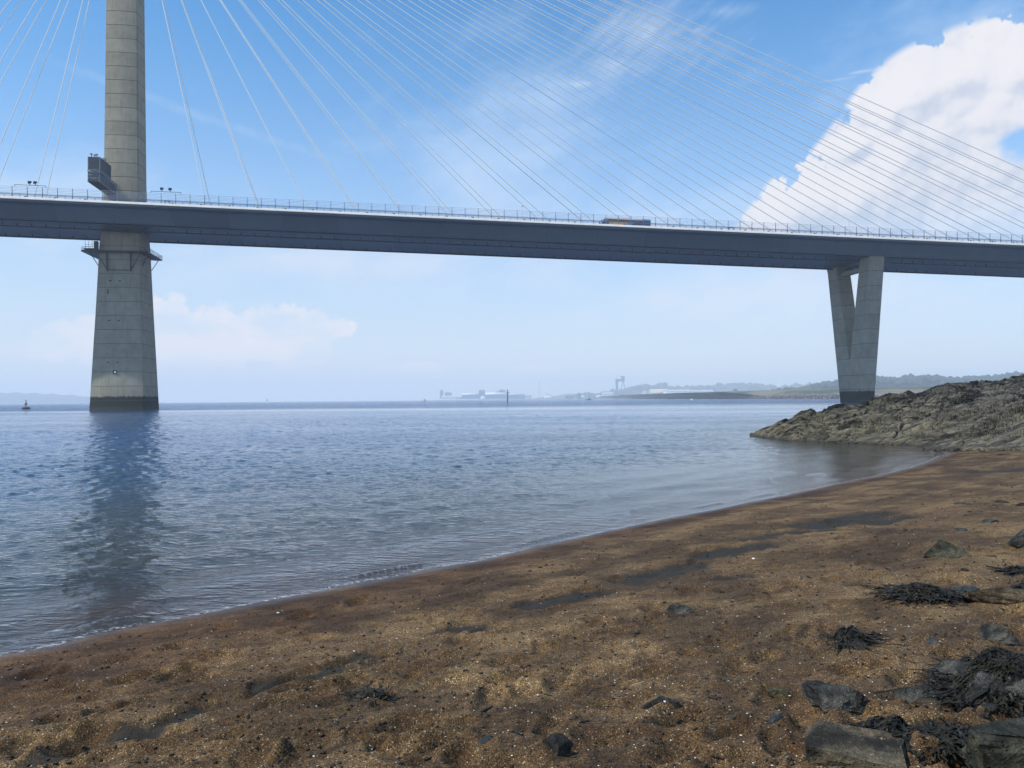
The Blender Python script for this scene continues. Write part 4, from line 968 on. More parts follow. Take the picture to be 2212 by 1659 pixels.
X2 = lambda z: 1303.8 + z * .233
Y2 = lambda z: 788.4 + z * .233
B = building
B('storage_tower', 'tall narrow grey storage tower at the left end of the dockyard', 'tower', X7(325), X7(355), Y7(253), Y7(322), 3420, 14, CG)
B('gabled_store', 'grey gabled store next to the storage tower at the dockyard tip', 'building', X7(370), X7(440), Y7(260), Y7(322), 3440, 30, CG, CP, 'front', rise=.2)
B('low_shed', 'low pale shed in front of the gabled store', 'shed', X7(340), X7(475), Y7(303), Y7(326), 3340, 24, CP, CW, 'gable', rise=.3)
B('low_shed', 'small low shed right of the gabled store with a grey roof', 'shed', X7(478), X7(540), Y7(314), Y7(327), 3330, 20, CG, CP, 'gable', rise=.3)
B('long_shed', 'long blue shed with a white rounded roof, the leftmost of the quay', 'shed', X7(540), X7(712), Y7(277), Y7(326), 3260, 60, CBL, CW, 'barrel', rise=.30, wins=6)
B('control_tower', 'grey block with a short mast rising between the long quay sheds', 'building', X7(708), X7(768), Y7(250), Y7(326), 3250, 30, CG, CP, wins=3)
B('long_shed', 'longest blue shed with a white rounded roof behind the channel post', 'shed', X7(770), X7(980), Y7(270), Y7(326), 3240, 64, CBL, CW, 'barrel', rise=.36, wins=7)
B('long_shed', 'lower blue shed with a pale roof right of the channel post', 'shed', X7(985), X7(1160), Y7(281), Y7(327), 3230, 50, CBL, CP, 'barrel', rise=.25, wins=6)
B('quay_building', 'small pinkish building on the quay right of the long sheds', 'building', X7(1160), X7(1230), Y7(300), Y7(326), 3150, 22, CP, ROOFG, wins=3)
B('quay_building', 'flat grey building left of the blue dock tower block', 'building', X7(1560), X7(1640), Y7(303), Y7(324), 2850, 25, CG, CP, wins=3)
B('dock_block', 'dark blue square dock block standing left of the gantry crane', 'building', X7(1680), X7(1716), Y7(281), Y7(330), 2700, 22, CBL)
B('dock_block', 'fainter blue grey dock block just left of the white shed', 'building', X7(1785), X7(1822), Y7(283), Y7(322), 2900, 22, CG)
B('white_shed', 'white shed with a sunlit wall left of the gantry crane legs', 'shed', X7(1925), X7(2030), Y7(266), Y7(312), 2750, 34, CW, CP, 'gable', rise=.2, wins=4)
def pile(px, yt, yb, wpx, Y, label, mat=CW):
    Y = fd(Y); b_ = at(px, yb, Y); s_ = Y / FPX; e = scatter_mesh('salt_heap', [((0, 0, 0), (wpx * s_ / 2, 9, (yb - yt) * s_), .2)], mat, ico(2), .06); e.location = b_; tag(e, label, 'heap', 'white heaps on the quay')
pile(X7(748), Y7(306), Y7(327), 11, 3180, 'small white cone heap below the control tower block'); pile(X7(1390), Y7(303), Y7(322), 19, 3020, 'broad white heap below the small harbour crane')
pile(X7(1885), Y7(297), Y7(312), 12, 2700, 'white heap between the dock blocks and the white shed'); pile(X7(2110), Y7(292), Y7(318), 34, 2560, 'widest white heap at the foot of the gantry crane'); pile(X7(1730), Y7(300), Y7(312), 9, 2780, 'smallest white heap right of the dark blue dock block')
def mast(px, yt, yb, Y, label, lat=False, r_=.6):
    Y = fd(Y); b_ = at(px, yb, Y); h_ = (yb - yt) * Y / FPX; mb = MB()
    if lat:
        for (sx, sy) in ((-1, -1), (1, -1), (1, 1), (-1, 1)): mb.bar((sx * 3.6, sy * 3.6, 0), (sx * .5, sy * .5, h_), .45, 4, .3)
        for k in range(9):
            f0 = 3.6 - 3.1 * k / 9; f1 = 3.6 - 3.1 * (k + 1) / 9; z0, z1 = h_ * k / 9, h_ * (k + 1) / 9; s_ = 1 if k % 2 else -1
            for yy in (-1, 1): mb.bar((s_ * f0, yy * f0, z0), (-s_ * f1, yy * f1, z1), .25)
    else: mb.bar((0, 0, 0), (0, 0, h_), r_, 6, r_ * .5).bar((-2, 0, h_ * .8), (2, 0, h_ * .8), .25)
    o = mb.build('mast', CG); o.location = b_; tag(o, label, 'mast', 'masts of the dockyard')
mast(X7(288), Y7(245), Y7(326), 3450, 'thin mast at the far left tip of the dockyard'); mast(X7(1302), Y7(158), Y7(322), 3100, 'tall lattice mast standing between the long sheds and the crane', True)
mast(X7(1245), Y7(238), Y7(320), 3120, 'thin mast just left of the tall lattice mast'); mast(X7(1175), Y7(262), Y7(318), 3130, 'short thin mast at the right end of the long sheds'); mast(X7(731), Y7(236), Y7(252), 3248, 'tiny mast on top of the control tower block'); mast(X7(567), Y7(252), Y7(285), 3290, 'thin mast behind the leftmost long shed')
# a faint clump of cranes behind the long shed
cl = at(X7(920), Y7(272), fd(3500)); o = scatter_mesh('tree_clump', [((RNG.uniform(-62, 62), RNG.uniform(-20, 20), RNG.uniform(-16, 12)), (RNG.uniform(9, 19),) * 3, 0) for k in range(16)], WOODM); o.location = cl; tag(o, 'faint clump of trees showing above the longest quay shed', 'trees'); o['kind'] = 'stuff'
# small harbour crane
b_ = at(X7(1385), Y7(318), fd(3040)); s_ = fd(3040) / FPX; hc = empty('harbour_crane', b_); tag(hc, 'small harbour crane with a level jib beside the lattice mast', 'crane')
MB().bar((0, 0, 0), (0, 0, 24), 1.6, 6, 1.1).build('tower', CG, hc); MB().bar((-2, 0, 24), (28, 0, 20), 1.3, 4, .8).build('jib', CG, hc); MB().bar((0, 0, 24), (-8, 0, 31), 1.1, 4).build('mast_head', CG, hc); MB().box((-6, 0, 21), (6, 4, 4)).build('counterweight', CG, hc)
MB().box((14, 4, 10), (22, 9, 9)).build('engine_house', CP, hc)
# goliath gantry crane
Yc = fd(3200); s_ = Yc / FPX; b0 = at(X7(2066), Y7(285), Yc); gc = empty('gantry_crane', b0); tag(gc, 'giant pale blue gantry crane with one solid leg and an A-frame leg', 'crane')
CR_ = paint('crane_blue', (.03, .08, .18), .5, .06, .02)
def zc(z): return (Y7(285) - Y7(z)) * s_
def xc(z): return (X7(z) - X7(2066)) * s_
MB().prism([[(xc(2058), -5, -6), (xc(2077), -5, -6), (xc(2077), 5, -6), (xc(2058), 5, -6)], [(xc(2055), -6, zc(160)), (xc(2080), -6, zc(160)), (xc(2080), 6, zc(160)), (xc(2055), 6, zc(160))]]).build('leg', CR_, gc)
for q in (2110, 2153): MB().bar((xc(q), 14 if q < 2120 else -14, zc(255)), (xc(2129), 0, zc(155)), 2.8, 6).build('leg', CR_, gc)
MB().box((xc(2055) * .5 + xc(2140) * .5, 0, zc(150)), (xc(2140) - xc(2053), 9, zc(138) - zc(163))).build('girder', CR_, gc)
MB().box((xc(2128), 0, zc(141)), (xc(2144) - xc(2113), 16, zc(118) - zc(160))).build('machine_house', CR_, gc)
MB().prism([[(xc(2106), -9, zc(118)), (xc(2146), -9, zc(118)), (xc(2146), 9, zc(118)), (xc(2106), 9, zc(118))], [(xc(2098), -11, zc(110)), (xc(2151), -11, zc(110)), (xc(2151), 11, zc(110)), (xc(2098), 11, zc(110))]]).build('trolley', CR_, gc)
MB().bar((xc(2066), 0, zc(138)), (xc(2066), 0, zc(112)), .9, 6).box((xc(2067), 0, zc(110)), (xc(2074) - xc(2062), 3, 3)).build('mast', CR_, gc)
# right of the crane
B('grey_hall', 'low grey hall behind the quay heaps right of the gantry crane', 'building', X6(640), X6(840), Y6(462), Y6(492), 2500, 25, CG, CP)
B('yellow_roof_hall', 'hall with a broad pale yellow sloping roof behind the turquoise ship', 'hall', X6(1150), X6(1420), Y6(376), Y6(470), 2500, 70, CP, CYL, 'gable', rise=.62)
B('white_hall', 'very large white hall with a shallow gable and a big door', 'hall', X6(1390), X6(1770), Y6(384), Y6(478), 2380, 90, CW, CP, 'gable', rise=.30, door=True)
B('white_hall', 'right-hand wing of the large white hall, with a long low roof', 'hall', X6(1772), X6(2140), Y6(388), Y6(462), 2400, 90, CW, CP, 'gable', rise=.28, door=True)
B('white_house', 'small white house with two dark windows at the shore, left one', 'house', X6(1510), X6(1588), Y6(440), Y6(494), 2050, 18, CW, ROOFG, 'flat', wins=2)
B('white_house', 'wider white house with four windows right of the small one', 'house', X6(1592), X6(1705), Y6(428), Y6(490), 2060, 20, CW, CP, 'flat', wins=4)
B('long_white_shed', 'long low white shed on the green shore between crane and pier', 'shed', X2(1140), X2(1440), Y2(238), Y2(262), 1750, 40, CW, CP, 'gable', rise=.35, wins=9)
B('white_shed', 'short white shed at the right end of the long low one', 'shed', X2(1482), X2(1536), Y2(236), Y2(252), 1600, 20, CW, CW, 'gable', rise=.4)
for k, (px, yb, wpx, lab) in enumerate(((1899, 849, 9, 'tiny white house on the wooded shore just right of the V-shaped pier'), (2043, 849.5, 8, 'tiny white cottage above the riprap left of the headland'), (1962, 850, 7, 'tiny pale cottage under the wooded hill between two others'))):
    B('far_house', lab, 'house', px, px + wpx, yb - 4, yb, 900, 8, CW, ROOFG, 'gable', rise=.4, wins=3, group='tiny houses under the wooded hill')
# ships by the quay
def ship(name, label, px0, px1, yb, Y, hh_, hull, sup, sup_h, funnel=True):
    Y = fd(Y); A = at(px0, yb, Y); Bq = at(px1, yb, Y); L = Bq.x - A.x; e = empty(name, ((A.x + Bq.x) / 2, Y, max(A.z, 0))); tag(e, label, 'ship'); h_ = L / 2; w = L * .11
    MB().prism([[(-h_ * .92, -w * .5, -1), (-h_ * .4, -w, -1), (h_ * .8, -w, -1), (h_ * .85, 0, -1), (h_ * .8, w, -1), (-h_ * .4, w, -1), (-h_ * .92, w * .5, -1)], [(-h_, 0, hh_), (-h_ * .5, -w * 1.1, hh_), (h_ * .95, -w, hh_), (h_, 0, hh_), (h_ * .95, w, hh_), (-h_ * .5, w * 1.1, hh_), (-h_, .5, hh_ + .2)]]).build('hull', hull, e)
    MB().box((-h_ * .1, 0, hh_ + sup_h * .3), (L * .55, w * 1.6, sup_h * .6)).box((h_ * .05, 0, hh_ + sup_h * .8), (L * .32, w * 1.3, sup_h * .4)).build('superstructure', sup, e)
    MB().box((-h_ * .1, -w * .81, hh_ + sup_h * .42), (L * .5, .2, sup_h * .12)).build('window_band', DKW, e)
    if funnel: MB().bar((h_ * .3, 0, hh_ + sup_h), (h_ * .3, 0, hh_ + sup_h * 1.5), w * .25, 8).build('funnel', ORS, e)
ship('ship', 'turquoise ship with an orange and white superstructure at the dock', X6(985), X6(1108), Y6(492), 2450, 13, CYN, CW, 13)
ship('ship', 'longer turquoise ship with orange upperworks beside the yellow-roofed hall', X6(1245), X6(1375), Y6(482), 2350, 9, CYN, ORS, 9)

# ------------------------------------------------------------------ on the water
RUST = paint('buoy_rust', (.28, .10, .05), .7, .3, 1.0); DARKB = paint('buoy_dark', (.07, .05, .045), .7, .3, 1.0)
b_ = sea(56, 883.6); by = empty('buoy', b_); tag(by, 'dark round navigation buoy with a short rusty lattice top, left of the tower', 'buoy')
s_ = b_.y / FPX
MB().prism([[(r_ * math.cos(q), r_ * math.sin(q), z) for q in [2 * math.pi * i / 16 for i in range(16)]] for r_, z in ((1.15, -.5), (1.6, .2), (1.65, .55), (1.3, .85), (.5, .95))]).build('float', DARKB, by)
mb = MB()
for q in range(4): mb.bar((.45 * math.cos(q * 1.57 + .78), .45 * math.sin(q * 1.57 + .78), .9), (.3 * math.cos(q * 1.57 + .78), .3 * math.sin(q * 1.57 + .78), 2.7), .07)
mb.box((0, 0, 2.2), (.7, .7, .9)); mb.build('lattice_tower', RUST, by); MB().bar((0, 0, 2.7), (0, 0, 4.0), .06).sphere((0, 0, 3.2), .25).box((0, 0, 3.75), (.4, .4, .25)).build('lantern', DARKB, by)
b_ = sea(577, 870.6); b_ = b_ * 1; by = empty('buoy', b_); tag(by, 'small distant buoy with a white float and dark topmark right of the tower', 'buoy')
MB().prism([[(r_ * math.cos(q), r_ * math.sin(q), z) for q in [2 * math.pi * i / 12 for i in range(12)]] for r_, z in ((2.2, -.5), (2.5, .5), (1.8, 1.1))]).build('float', CW, by); MB().bar((0, 0, 1), (0, 0, 5.2), .8, 6, .3).build('pillar', CBL, by); MB().sphere((0, 0, 6.0), .6).build('topmark', DARKB, by)
# channel post
b_ = sea(1095.5, 869.0); po = empty('channel_post', b_); tag(po, 'tall dark slightly leaning channel post with a lantern in mid water', 'post')
hp = 27.0 * b_.y / FPX; ln = .035
MB().bar((0, 0, -3), (ln * hp * .8, 0, hp * .80), .42, 10, .36).build('pile', DARKB, po)
MB().bar((ln * hp * .78, 0, hp * .79), (ln * hp * .8, 0, hp * .815), .9, 10).build('platform', DARKB, po)
MB().bar((ln * hp * .8, 0, hp * .81), (ln * hp * .85, 0, hp * .90), .22, 6).build('lantern_stem', CW, po); MB().sphere((ln * hp * .88, 0, hp * .95), .5, sq=1.5).build('lantern', BLACK, po)
MB().bar((.5 + ln * hp * .1, 0, .5), (.5 + ln * hp * .6, 0, hp * .6), .07).bar((.9 + ln * hp * .1, 0, .5), (.9 + ln * hp * .6, 0, hp * .6), .07).build('ladder', POST, po)
def boat(px, py, Yd, L, hull, cab, label, name='motor_boat'):
    b_ = sea(px, py); v = ray(px, py); b_ = Vector((v.x / v.y * Yd, Yd, 0)); e = empty(name, b_); tag(e, label, 'boat'); h_ = L / 2; w = L * .16
    MB().prism([[(-h_ * .8, -w * .7, -.3), (h_ * .6, -w * .6, -.3), (h_ * .85, 0, -.3), (h_ * .6, w * .6, -.3), (-h_ * .8, w * .7, -.3)], [(-h_, -w, .12 * L), (h_ * .6, -w, .13 * L), (h_, 0, .16 * L), (h_ * .6, w, .13 * L), (-h_, w, .12 * L)]]).build('hull', hull, e)
    MB().prism([[(-h_ * .1, -w * .7, .12 * L), (h_ * .5, -w * .6, .12 * L), (h_ * .5, w * .6, .12 * L), (-h_ * .1, w * .7, .12 * L)], [(0, -w * .55, .33 * L), (h_ * .3, -w * .5, .33 * L), (h_ * .3, w * .5, .33 * L), (0, w * .55, .33 * L)]]).build('cabin', cab, e)
    MB().box((h_ * .2, 0, .24 * L), (h_ * .42, w * 1.3, .06 * L)).build('cabin_window', DKW, e)
REDP = paint('paint_red', (.60, .04, .04), .5); GRNP = paint('paint_green', (.03, .35, .22), .5)
boat(916, 866.5, 1350, 11.5, CW, REDP, 'small white boat with a red cabin far out left of the channel post')
boat(1271, 865.2, 1500, 12.5, GRNP, GRNP, 'small green boat far out below the gantry crane')
o = MB().sphere((0, 0, .4), 1.1, 0, 10, 6).build('mooring_buoy', CW, None, True); v = ray(1494, 864.5); o.location = (v.x / v.y * 980, 980, 0); tag(o, 'tiny white mooring buoy off the green shore left of the pier', 'buoy')

# ------------------------------------------------------------------ stones, weed and shells on the beach
def stonemat(name, lo, hi, speck=None, sc=14):
    m, t, out = newmat(name); p = t.obj(); n1 = t.noise(p, sc * .35, 6, .65); n2 = t.noise(p, sc * 2.2, 5, .7); v = t.voro(p, sc * 5, 'F1', 0)
    c = t.mix(t.ramp(n1, .40, .62), lo, hi); c = t.mix(t.math('MULTIPLY', t.ramp(n2, .47, .56), .65), c, t.mix(1.0, c, (.35, .34, .32), 'MULTIPLY'))
    n4 = t.noise(p, sc * 5, 4, .7); c = t.mix(t.ramp(n4, .58, .66), c, t.mix(1.0, c, (2.3, 2.2, 2.0), 'MULTIPLY'))
    if speck is not None:
        g = t.node('ShaderNodeNewGeometry'); nz = t.sep(g.outputs['Normal'])[2]
        barn = t.math('MULTIPLY', t.ramp(v, .36, .26), t.ramp(t.noise(p, sc * .5, 3), .42, .56)); c = t.mix(t.math('MULTIPLY', barn, .8), c, speck)
    hh = t.math('ADD', t.math('MULTIPLY', n1, .6), t.math('ADD', t.math('MULTIPLY', n2, .4), t.math('MULTIPLY', t.ramp(v, .35, .1), .25)))
    pbsdf(t, out, c, .82, t.bump(hh, 1.0, .05), spec=.25); return m
S_GREY = stonemat('stone_grey', (.020, .020, .018), (.095, .090, .075), (.22, .20, .15)); S_BLUE = stonemat('stone_blue', (.030, .038, .040), (.075, .088, .090)); S_BROWN = stonemat('stone_brown', (.040, .026, .015), (.115, .085, .050), (.26, .22, .16)); S_OLIVE = stonemat('stone_olive', (.055, .050, .022), (.13, .115, .060)); S_DARK = stonemat('stone_dark', (.017, .016, .014), (.055, .051, .044)); S_RED = stonemat('stone_red', (.07, .035, .022), (.15, .075, .05))
S_BIG = stonemat('stone_big', (.020, .020, .013), (.085, .080, .052), (.10, .095, .07), 9); S_SLAB = stonemat('stone_slab', (.018, .015, .009), (.13, .100, .060), (.15, .14, .11), 9)
IV3, IF3 = ico(3); IV4, IF4 = ico(4)
def rock(px0, px1, yt, yb, mat, label, seed, name='rock', cuts=7, flat=1.0, depth=None, skew=0.0, big=False, group=None, rz=None, box=.72):
    """a faceted stone whose front foot stands where the sand shows at its lower edge"""
    g = ground_pt((px0 + px1) / 2, yb); s_ = (g - Vector((0, 0, EYE))).length / FPX; w = (px1 - px0) * s_; hv = (yb - yt) * s_
    rg = np.random.RandomState(seed); v, f = (IV4, IF4) if big else (IV3, IF3); v = v.copy()
    dp = depth or w * .62
    drop = math.atan2(EYE - g.z, math.hypot(g.x, g.y)); hv *= .92; h_ = max(.25 * hv, (hv - dp * math.sin(drop) * .75) / math.cos(drop)) * flat
    v = np.sign(v) * np.abs(v) ** box; v /= np.abs(v).max()
    for k in range(cuts):                          # planar cuts give flat faces and edges
        n_ = rg.normal(size=3); n_[2] = abs(n_[2]) * .8 - .1; n_ /= np.linalg.norm(n_); d_ = rg.uniform(.36, .70)
        e = v @ n_ - d_; v = v - np.outer(np.where(e > 0, e * .93, 0), n_)
    q = v * 2.3 + seed
    v = v * (1 + .13 * perlin(q[:, 0] + q[:, 2] * .7, q[:, 1] - q[:, 2] * .5, seed)[:, None] + .07 * perlin(q[:, 0] * 3.2, q[:, 1] * 3.2 + q[:, 2] * 3, seed + 2)[:, None] + .035 * perlin(q[:, 0] * 8, q[:, 2] * 8 + q[:, 1] * 5, seed + 3)[:, None] + .02 * perlin(q[:, 0] * 17 + 3, q[:, 1] * 17 + q[:, 2] * 9, seed + 4)[:, None])
    mn, mx_ = v.min(0), v.max(0); v = (v - (mn + mx_) / 2) / ((mx_ - mn) / 2)
    v[:, 2] = (v[:, 2] + .55) / 1.55                # buried foot
    v[:, 0] += skew * v[:, 2]
    an = math.atan2(g.x, g.y)
    co = np.stack([v[:, 0] * w / 2, v[:, 1] * dp / 2, v[:, 2] * h_], 1)
    me = bpy.data.meshes.new(name); me.from_pydata(co.tolist(), [], f.tolist()); me.materials.append(mat)
    o = link(bpy.data.objects.new(name, me)); off = Vector((g.x, g.y)).normalized() * dp * .42
    o.location = (g.x + off.x, g.y + off.y, ground_z(g.x + off.x, g.y + off.y) - .01); o.rotation_euler = (0, 0, -an + (rz or 0)); tag(o, label, 'rock' if w > .12 else 'stone', group); return o, w, h_, dp
m, t, out = newmat('kelp'); p = t.obj(); n = t.noise(p, 30, 3)
c = t.mix(t.ramp(n, .35, .65), (.006, .006, .005), (.030, .025, .014)); pbsdf(t, out, c, .55, t.bump(n, .5, .004), spec=.25); KELP = m
def kelp(px0, px1, yt, yb, label, n=160, seed=1, hill_=None, name='seaweed', lw=.016, flow=0.0):
    """tangled flat fronds lying over an uneven footprint; hill_ lifts them onto what they lie on"""
    rg = random.Random(seed); vs, fs = [], []
    A = ground_pt(px0, yb); Bq = ground_pt(px1, yb); Cc = ground_pt((px0 + px1) / 2, yt); cx, cy = (A.x + Bq.x) / 2, (A.y + Bq.y) / 2
    ax = Vector((Bq.x - A.x, Bq.y - A.y)); w = ax.length / 2; ax.normalize(); fw_ = Vector((Cc.x - cx, Cc.y - cy)); dpt = fw_.length / 2
    if hill_: dpt = hill_[1] if len(hill_) > 1 else dpt
    fw_.normalize(); c0 = Vector((cx, cy)) + fw_ * dpt; g0 = ground_z(c0.x, c0.y)
    def H(u, v):
        r_ = math.sqrt(u * u + v * v); base = (hill_[0] if hill_ else .05) * max(0, 1 - r_ ** 2.2) * (.62 + .28 * math.sin(3.1 * u + seed) * math.cos(2.3 * v + seed * 2) + .16 * math.sin(7.3 * u - 5 * v + seed))
        return base
    for k in range(n):
        a_ = rg.uniform(0, 6.28); r_ = rg.random() ** .55; u, v = r_ * math.cos(a_), r_ * math.sin(a_); dr = rg.gauss(flow, 1.3) if flow else rg.uniform(0, 6.28); seg = rg.randint(5, 10); L = rg.uniform(.05, .13); wd = lw * rg.uniform(.5, 1.4); lift = rg.uniform(0, .03)
        x = u * w; y = v * dpt; st = len(vs)
        for q in range(seg):
            hz_ = H(x / w, y / max(dpt, .01)) + lift + .018 * abs(math.sin(q * 1.3 + k)); wq = wd * (1 - q / seg * .7); tx, ty = math.cos(dr), math.sin(dr); tw = rg.uniform(-.7, .7)
            for s_ in (-1, 1):
                lx = x - ty * wq * s_ * math.cos(tw); ly = y + tx * wq * s_ * math.cos(tw); P2 = c0 + ax * lx + fw_ * ly; vs.append((P2.x - c0.x, P2.y - c0.y, hz_ + s_ * wq * math.sin(tw)))
            x += tx * L * .35; y += ty * L * .35; dr += rg.uniform(-.55, .55)
        for q in range(seg - 1): b = st + q * 2; fs.append((b, b + 1, b + 3, b + 2))
    o = mesh(name, vs, fs, KELP); o.location = (c0.x, c0.y, g0 + .003); tag(o, label, 'seaweed'); return o
rock(2105, 2290, 1546, 1700, S_BIG, 'big smooth grey-green boulder cut off by the right bottom corner', 3, 'boulder', 4, big=True, depth=.55, box=.42, flat=.9)
rock(1755, 1942, 1580, 1672, S_SLAB, 'wide flat-topped brown boulder with a dark front at the bottom edge', 5, 'boulder', 3, big=True, depth=.42, box=.30, flat=.78)
kelp(1830, 2010, 1555, 1650, 'black seaweed trailing over the right side of the flat-topped boulder', 760, 2, (.17, .30), lw=.010)
kelp(1985, 2120, 1594, 1625, 'flat dark seaweed lying between the two boulders at the bottom right', 260, 3, (.03, .12), lw=.011)
rock(2045, 2300, 1428, 1532, S_GREY, 'large barnacled boulder under black seaweed at the right edge', 12, 'boulder', 6, big=True, depth=.75)
kelp(2035, 2330, 1400, 1538, 'heap of black seaweed covering the large boulder at the right edge', 2000, 5, (.20, .46), lw=.008)
rock(1745, 1872, 1484, 1542, S_GREY, 'grey barnacled rock with a pointed right end', 21, cuts=9, big=True, skew=-.1)
rock(1888, 2009, 1470, 1508, S_GREY, 'long low grey rock lying left of the seaweed boulder', 22, cuts=8, big=True, depth=.14, rz=.2)
rock(1661, 1713, 1476, 1499, S_OLIVE, 'small olive-brown rock left of the pointed grey rock', 23)
rock(1979, 2045, 1509, 1535, S_BROWN, 'low brown rock just left of the seaweed boulder foot', 24, flat=.7)
rock(1815, 1876, 1381, 1407, S_DARK, 'dark rock with a tuft of seaweed on its left', 25)
kelp(1800, 1872, 1378, 1400, 'black seaweed tuft on the dark rock in mid beach', 130, 7, (.10, .12), lw=.012)
rock(2005, 2036, 1366, 1380, S_BLUE, 'small flat blue-grey stone left of the rounded rock', 26, 'stone', flat=.8)
rock(2125, 2189, 1358, 1392, S_GREY, 'rounded grey rock near the right edge above the seaweed heap', 27)
rock(2087, 2102, 1386, 1396, S_RED, 'small reddish stone left of the rounded grey rock', 28, 'stone')
rock(1662, 1689, 1543, 1565, S_BLUE, 'thin bluish stone below the olive-brown rock', 29, 'stone')
rock(1772, 1792, 1571, 1580, S_RED, 'small red-brown stone just above the flat-topped boulder', 30, 'stone')
rock(2120, 2150, 1529, 1545, S_DARK, 'dark flat stone right of the seaweed boulder foot', 31, 'stone')
rock(1444, 1497, 1301, 1328, S_GREY, 'grey rough lump of rock in mid beach', 32, cuts=6)
rock(1384, 1458, 1506, 1538, S_DARK, 'wedge-shaped dark stone low in the middle of the sand', 33, cuts=9, skew=.35, depth=.10, rz=.35)
rock(1170, 1243, 1588, 1632, S_DARK, 'dark blue-grey slab tilted in the sand at the bottom centre', 34, cuts=9, skew=.3, depth=.10, rz=.5)
rock(1033, 1072, 1592, 1611, S_BLUE, 'small blunt blue-grey stone left of the tilted slab', 35, 'stone', depth=.05, rz=-.3)
rock(1238, 1252, 1550, 1560, S_DARK, 'tiny dark pebble above the tilted slab', 36, 'stone')
rock(1336, 1360, 1425, 1431, S_DARK, 'flat dark stone sunk in the middle of the sand', 37, 'stone', flat=.7)
rock(776, 845, 1497, 1521, S_DARK, 'dark weed-grown lump in the left half of the beach', 38, cuts=5, depth=.12)
kelp(772, 849, 1494, 1520, 'short dark weed growing over the lump in the left half of the beach', 170, 9, (.045, .05), lw=.006)
rock(2006, 2087, 1164, 1206, S_BIG, 'pyramid-shaped grey rock standing alone right of the wet patches', 39, cuts=9, big=True)
rock(2190, 2270, 1143, 1183, S_GREY, 'dark rock cut by the right edge level with the pyramid-shaped rock', 40)
rock(1925, 1985, 1273, 1299, S_BROWN, 'brown rock at the left end of the black weed cluster', 41)
rock(1990, 2024, 1270, 1281, S_BLUE, 'small bluish stone behind the black weed cluster', 42)
rock(2054, 2111, 1263, 1287, S_BLUE, 'greenish blue peaked rock between the weed cluster and the brown mound', 43)
rock(2094, 2240, 1266, 1308, S_BROWN, 'broad brown rock mound with weed on its right at the right edge', 44, big=True, cuts=5, depth=.30)
kelp(1921, 2062, 1274, 1304, 'low black weed cluster strung between the small rocks', 420, 11, (.07, .20), lw=.016)
kelp(2135, 2250, 1268, 1306, 'black weed on the broad brown mound at the right edge', 420, 12, (.20, .24), lw=.016)
kelp(2165, 2240, 1222, 1240, 'small wisps of black weed at the right edge above the brown mound', 90, 13, (.03, .14), lw=.014)
rock(2065, 2100, 1084, 1092, S_GREY, 'flat grey stone far up the beach below the headland', 45, flat=.8)
rock(2125, 2153, 1118, 1127, S_BLUE, 'bluish stone above the right-edge rock', 46)
rock(2065, 2088, 1138, 1146, S_BLUE, 'small bluish stone just above the pyramid-shaped rock', 47)
rock(2078, 2098, 1236, 1246, S_DARK, 'small dark stone between the pyramid-shaped rock and the weed cluster', 48)
rock(2150, 2176, 1082, 1090, S_DARK, 'dark stone near the right edge far up the beach', 49)
rock(2195, 2230, 1086, 1096, S_DARK, 'dark stone cut by the right edge far up the beach', 50)
rock(2158, 2182, 980, 984, S_DARK, 'low dark stone on the sand just below the headland', 51)
rock(2130, 2150, 1198, 1204, S_GREY, 'small grey stone right of the pyramid-shaped rock', 52)
rock(2112, 2130, 1284, 1290, S_DARK, 'small dark stone at the left foot of the brown mound', 53)
# debris of flat stones at the headland's foot
ins = []
for k in range(420):
    px = 2010 + 330 * RNG.rand(); py = 965 + 9 * RNG.rand() + (px - 2010) * .004; g = ground_pt(px, py); r_ = RNG.uniform(.08, .34); ins.append(((g.x, g.y, g.z + .01), (r_ * 1.5, r_, r_ * .45), RNG.rand() * 6))
scatter_mesh('foreshore_stones', ins, ROCKM, jit=.3)['kind'] = 'stuff'
# driftwood twigs
def twig(pts_, r_, mat, label):
    P_ = [ground_pt(*q) for q in pts_]; mb = MB()
    for i_ in range(len(P_) - 1): mb.bar((*P_[i_].xy, P_[i_].z + r_ * .9 + .004), (*P_[i_ + 1].xy, P_[i_ + 1].z + r_ * .9 + .004), r_ * (1 - i_ * .2), 6, r_ * (1 - (i_ + 1) * .2))
    o = mb.build('twig', mat); tag(o, label, 'twig')
TW = paint('wet_wood', (.03, .02, .015), .8); TWP = paint('dry_stalk', (.45, .38, .26), .7)
twig([(1262, 1514), (1272, 1500), (1283, 1491), (1308, 1488)], .006, TW, 'thin dark bent twig lying in the middle of the lower beach')
twig([(1365, 1483), (1378, 1479), (1391, 1474)], .004, TWP, 'thin pale stalk above the wedge-shaped stone')
twig([(1466, 1524), (1474, 1520), (1482, 1516)], .004, TWP, 'short pale stalk right of the wedge-shaped stone')
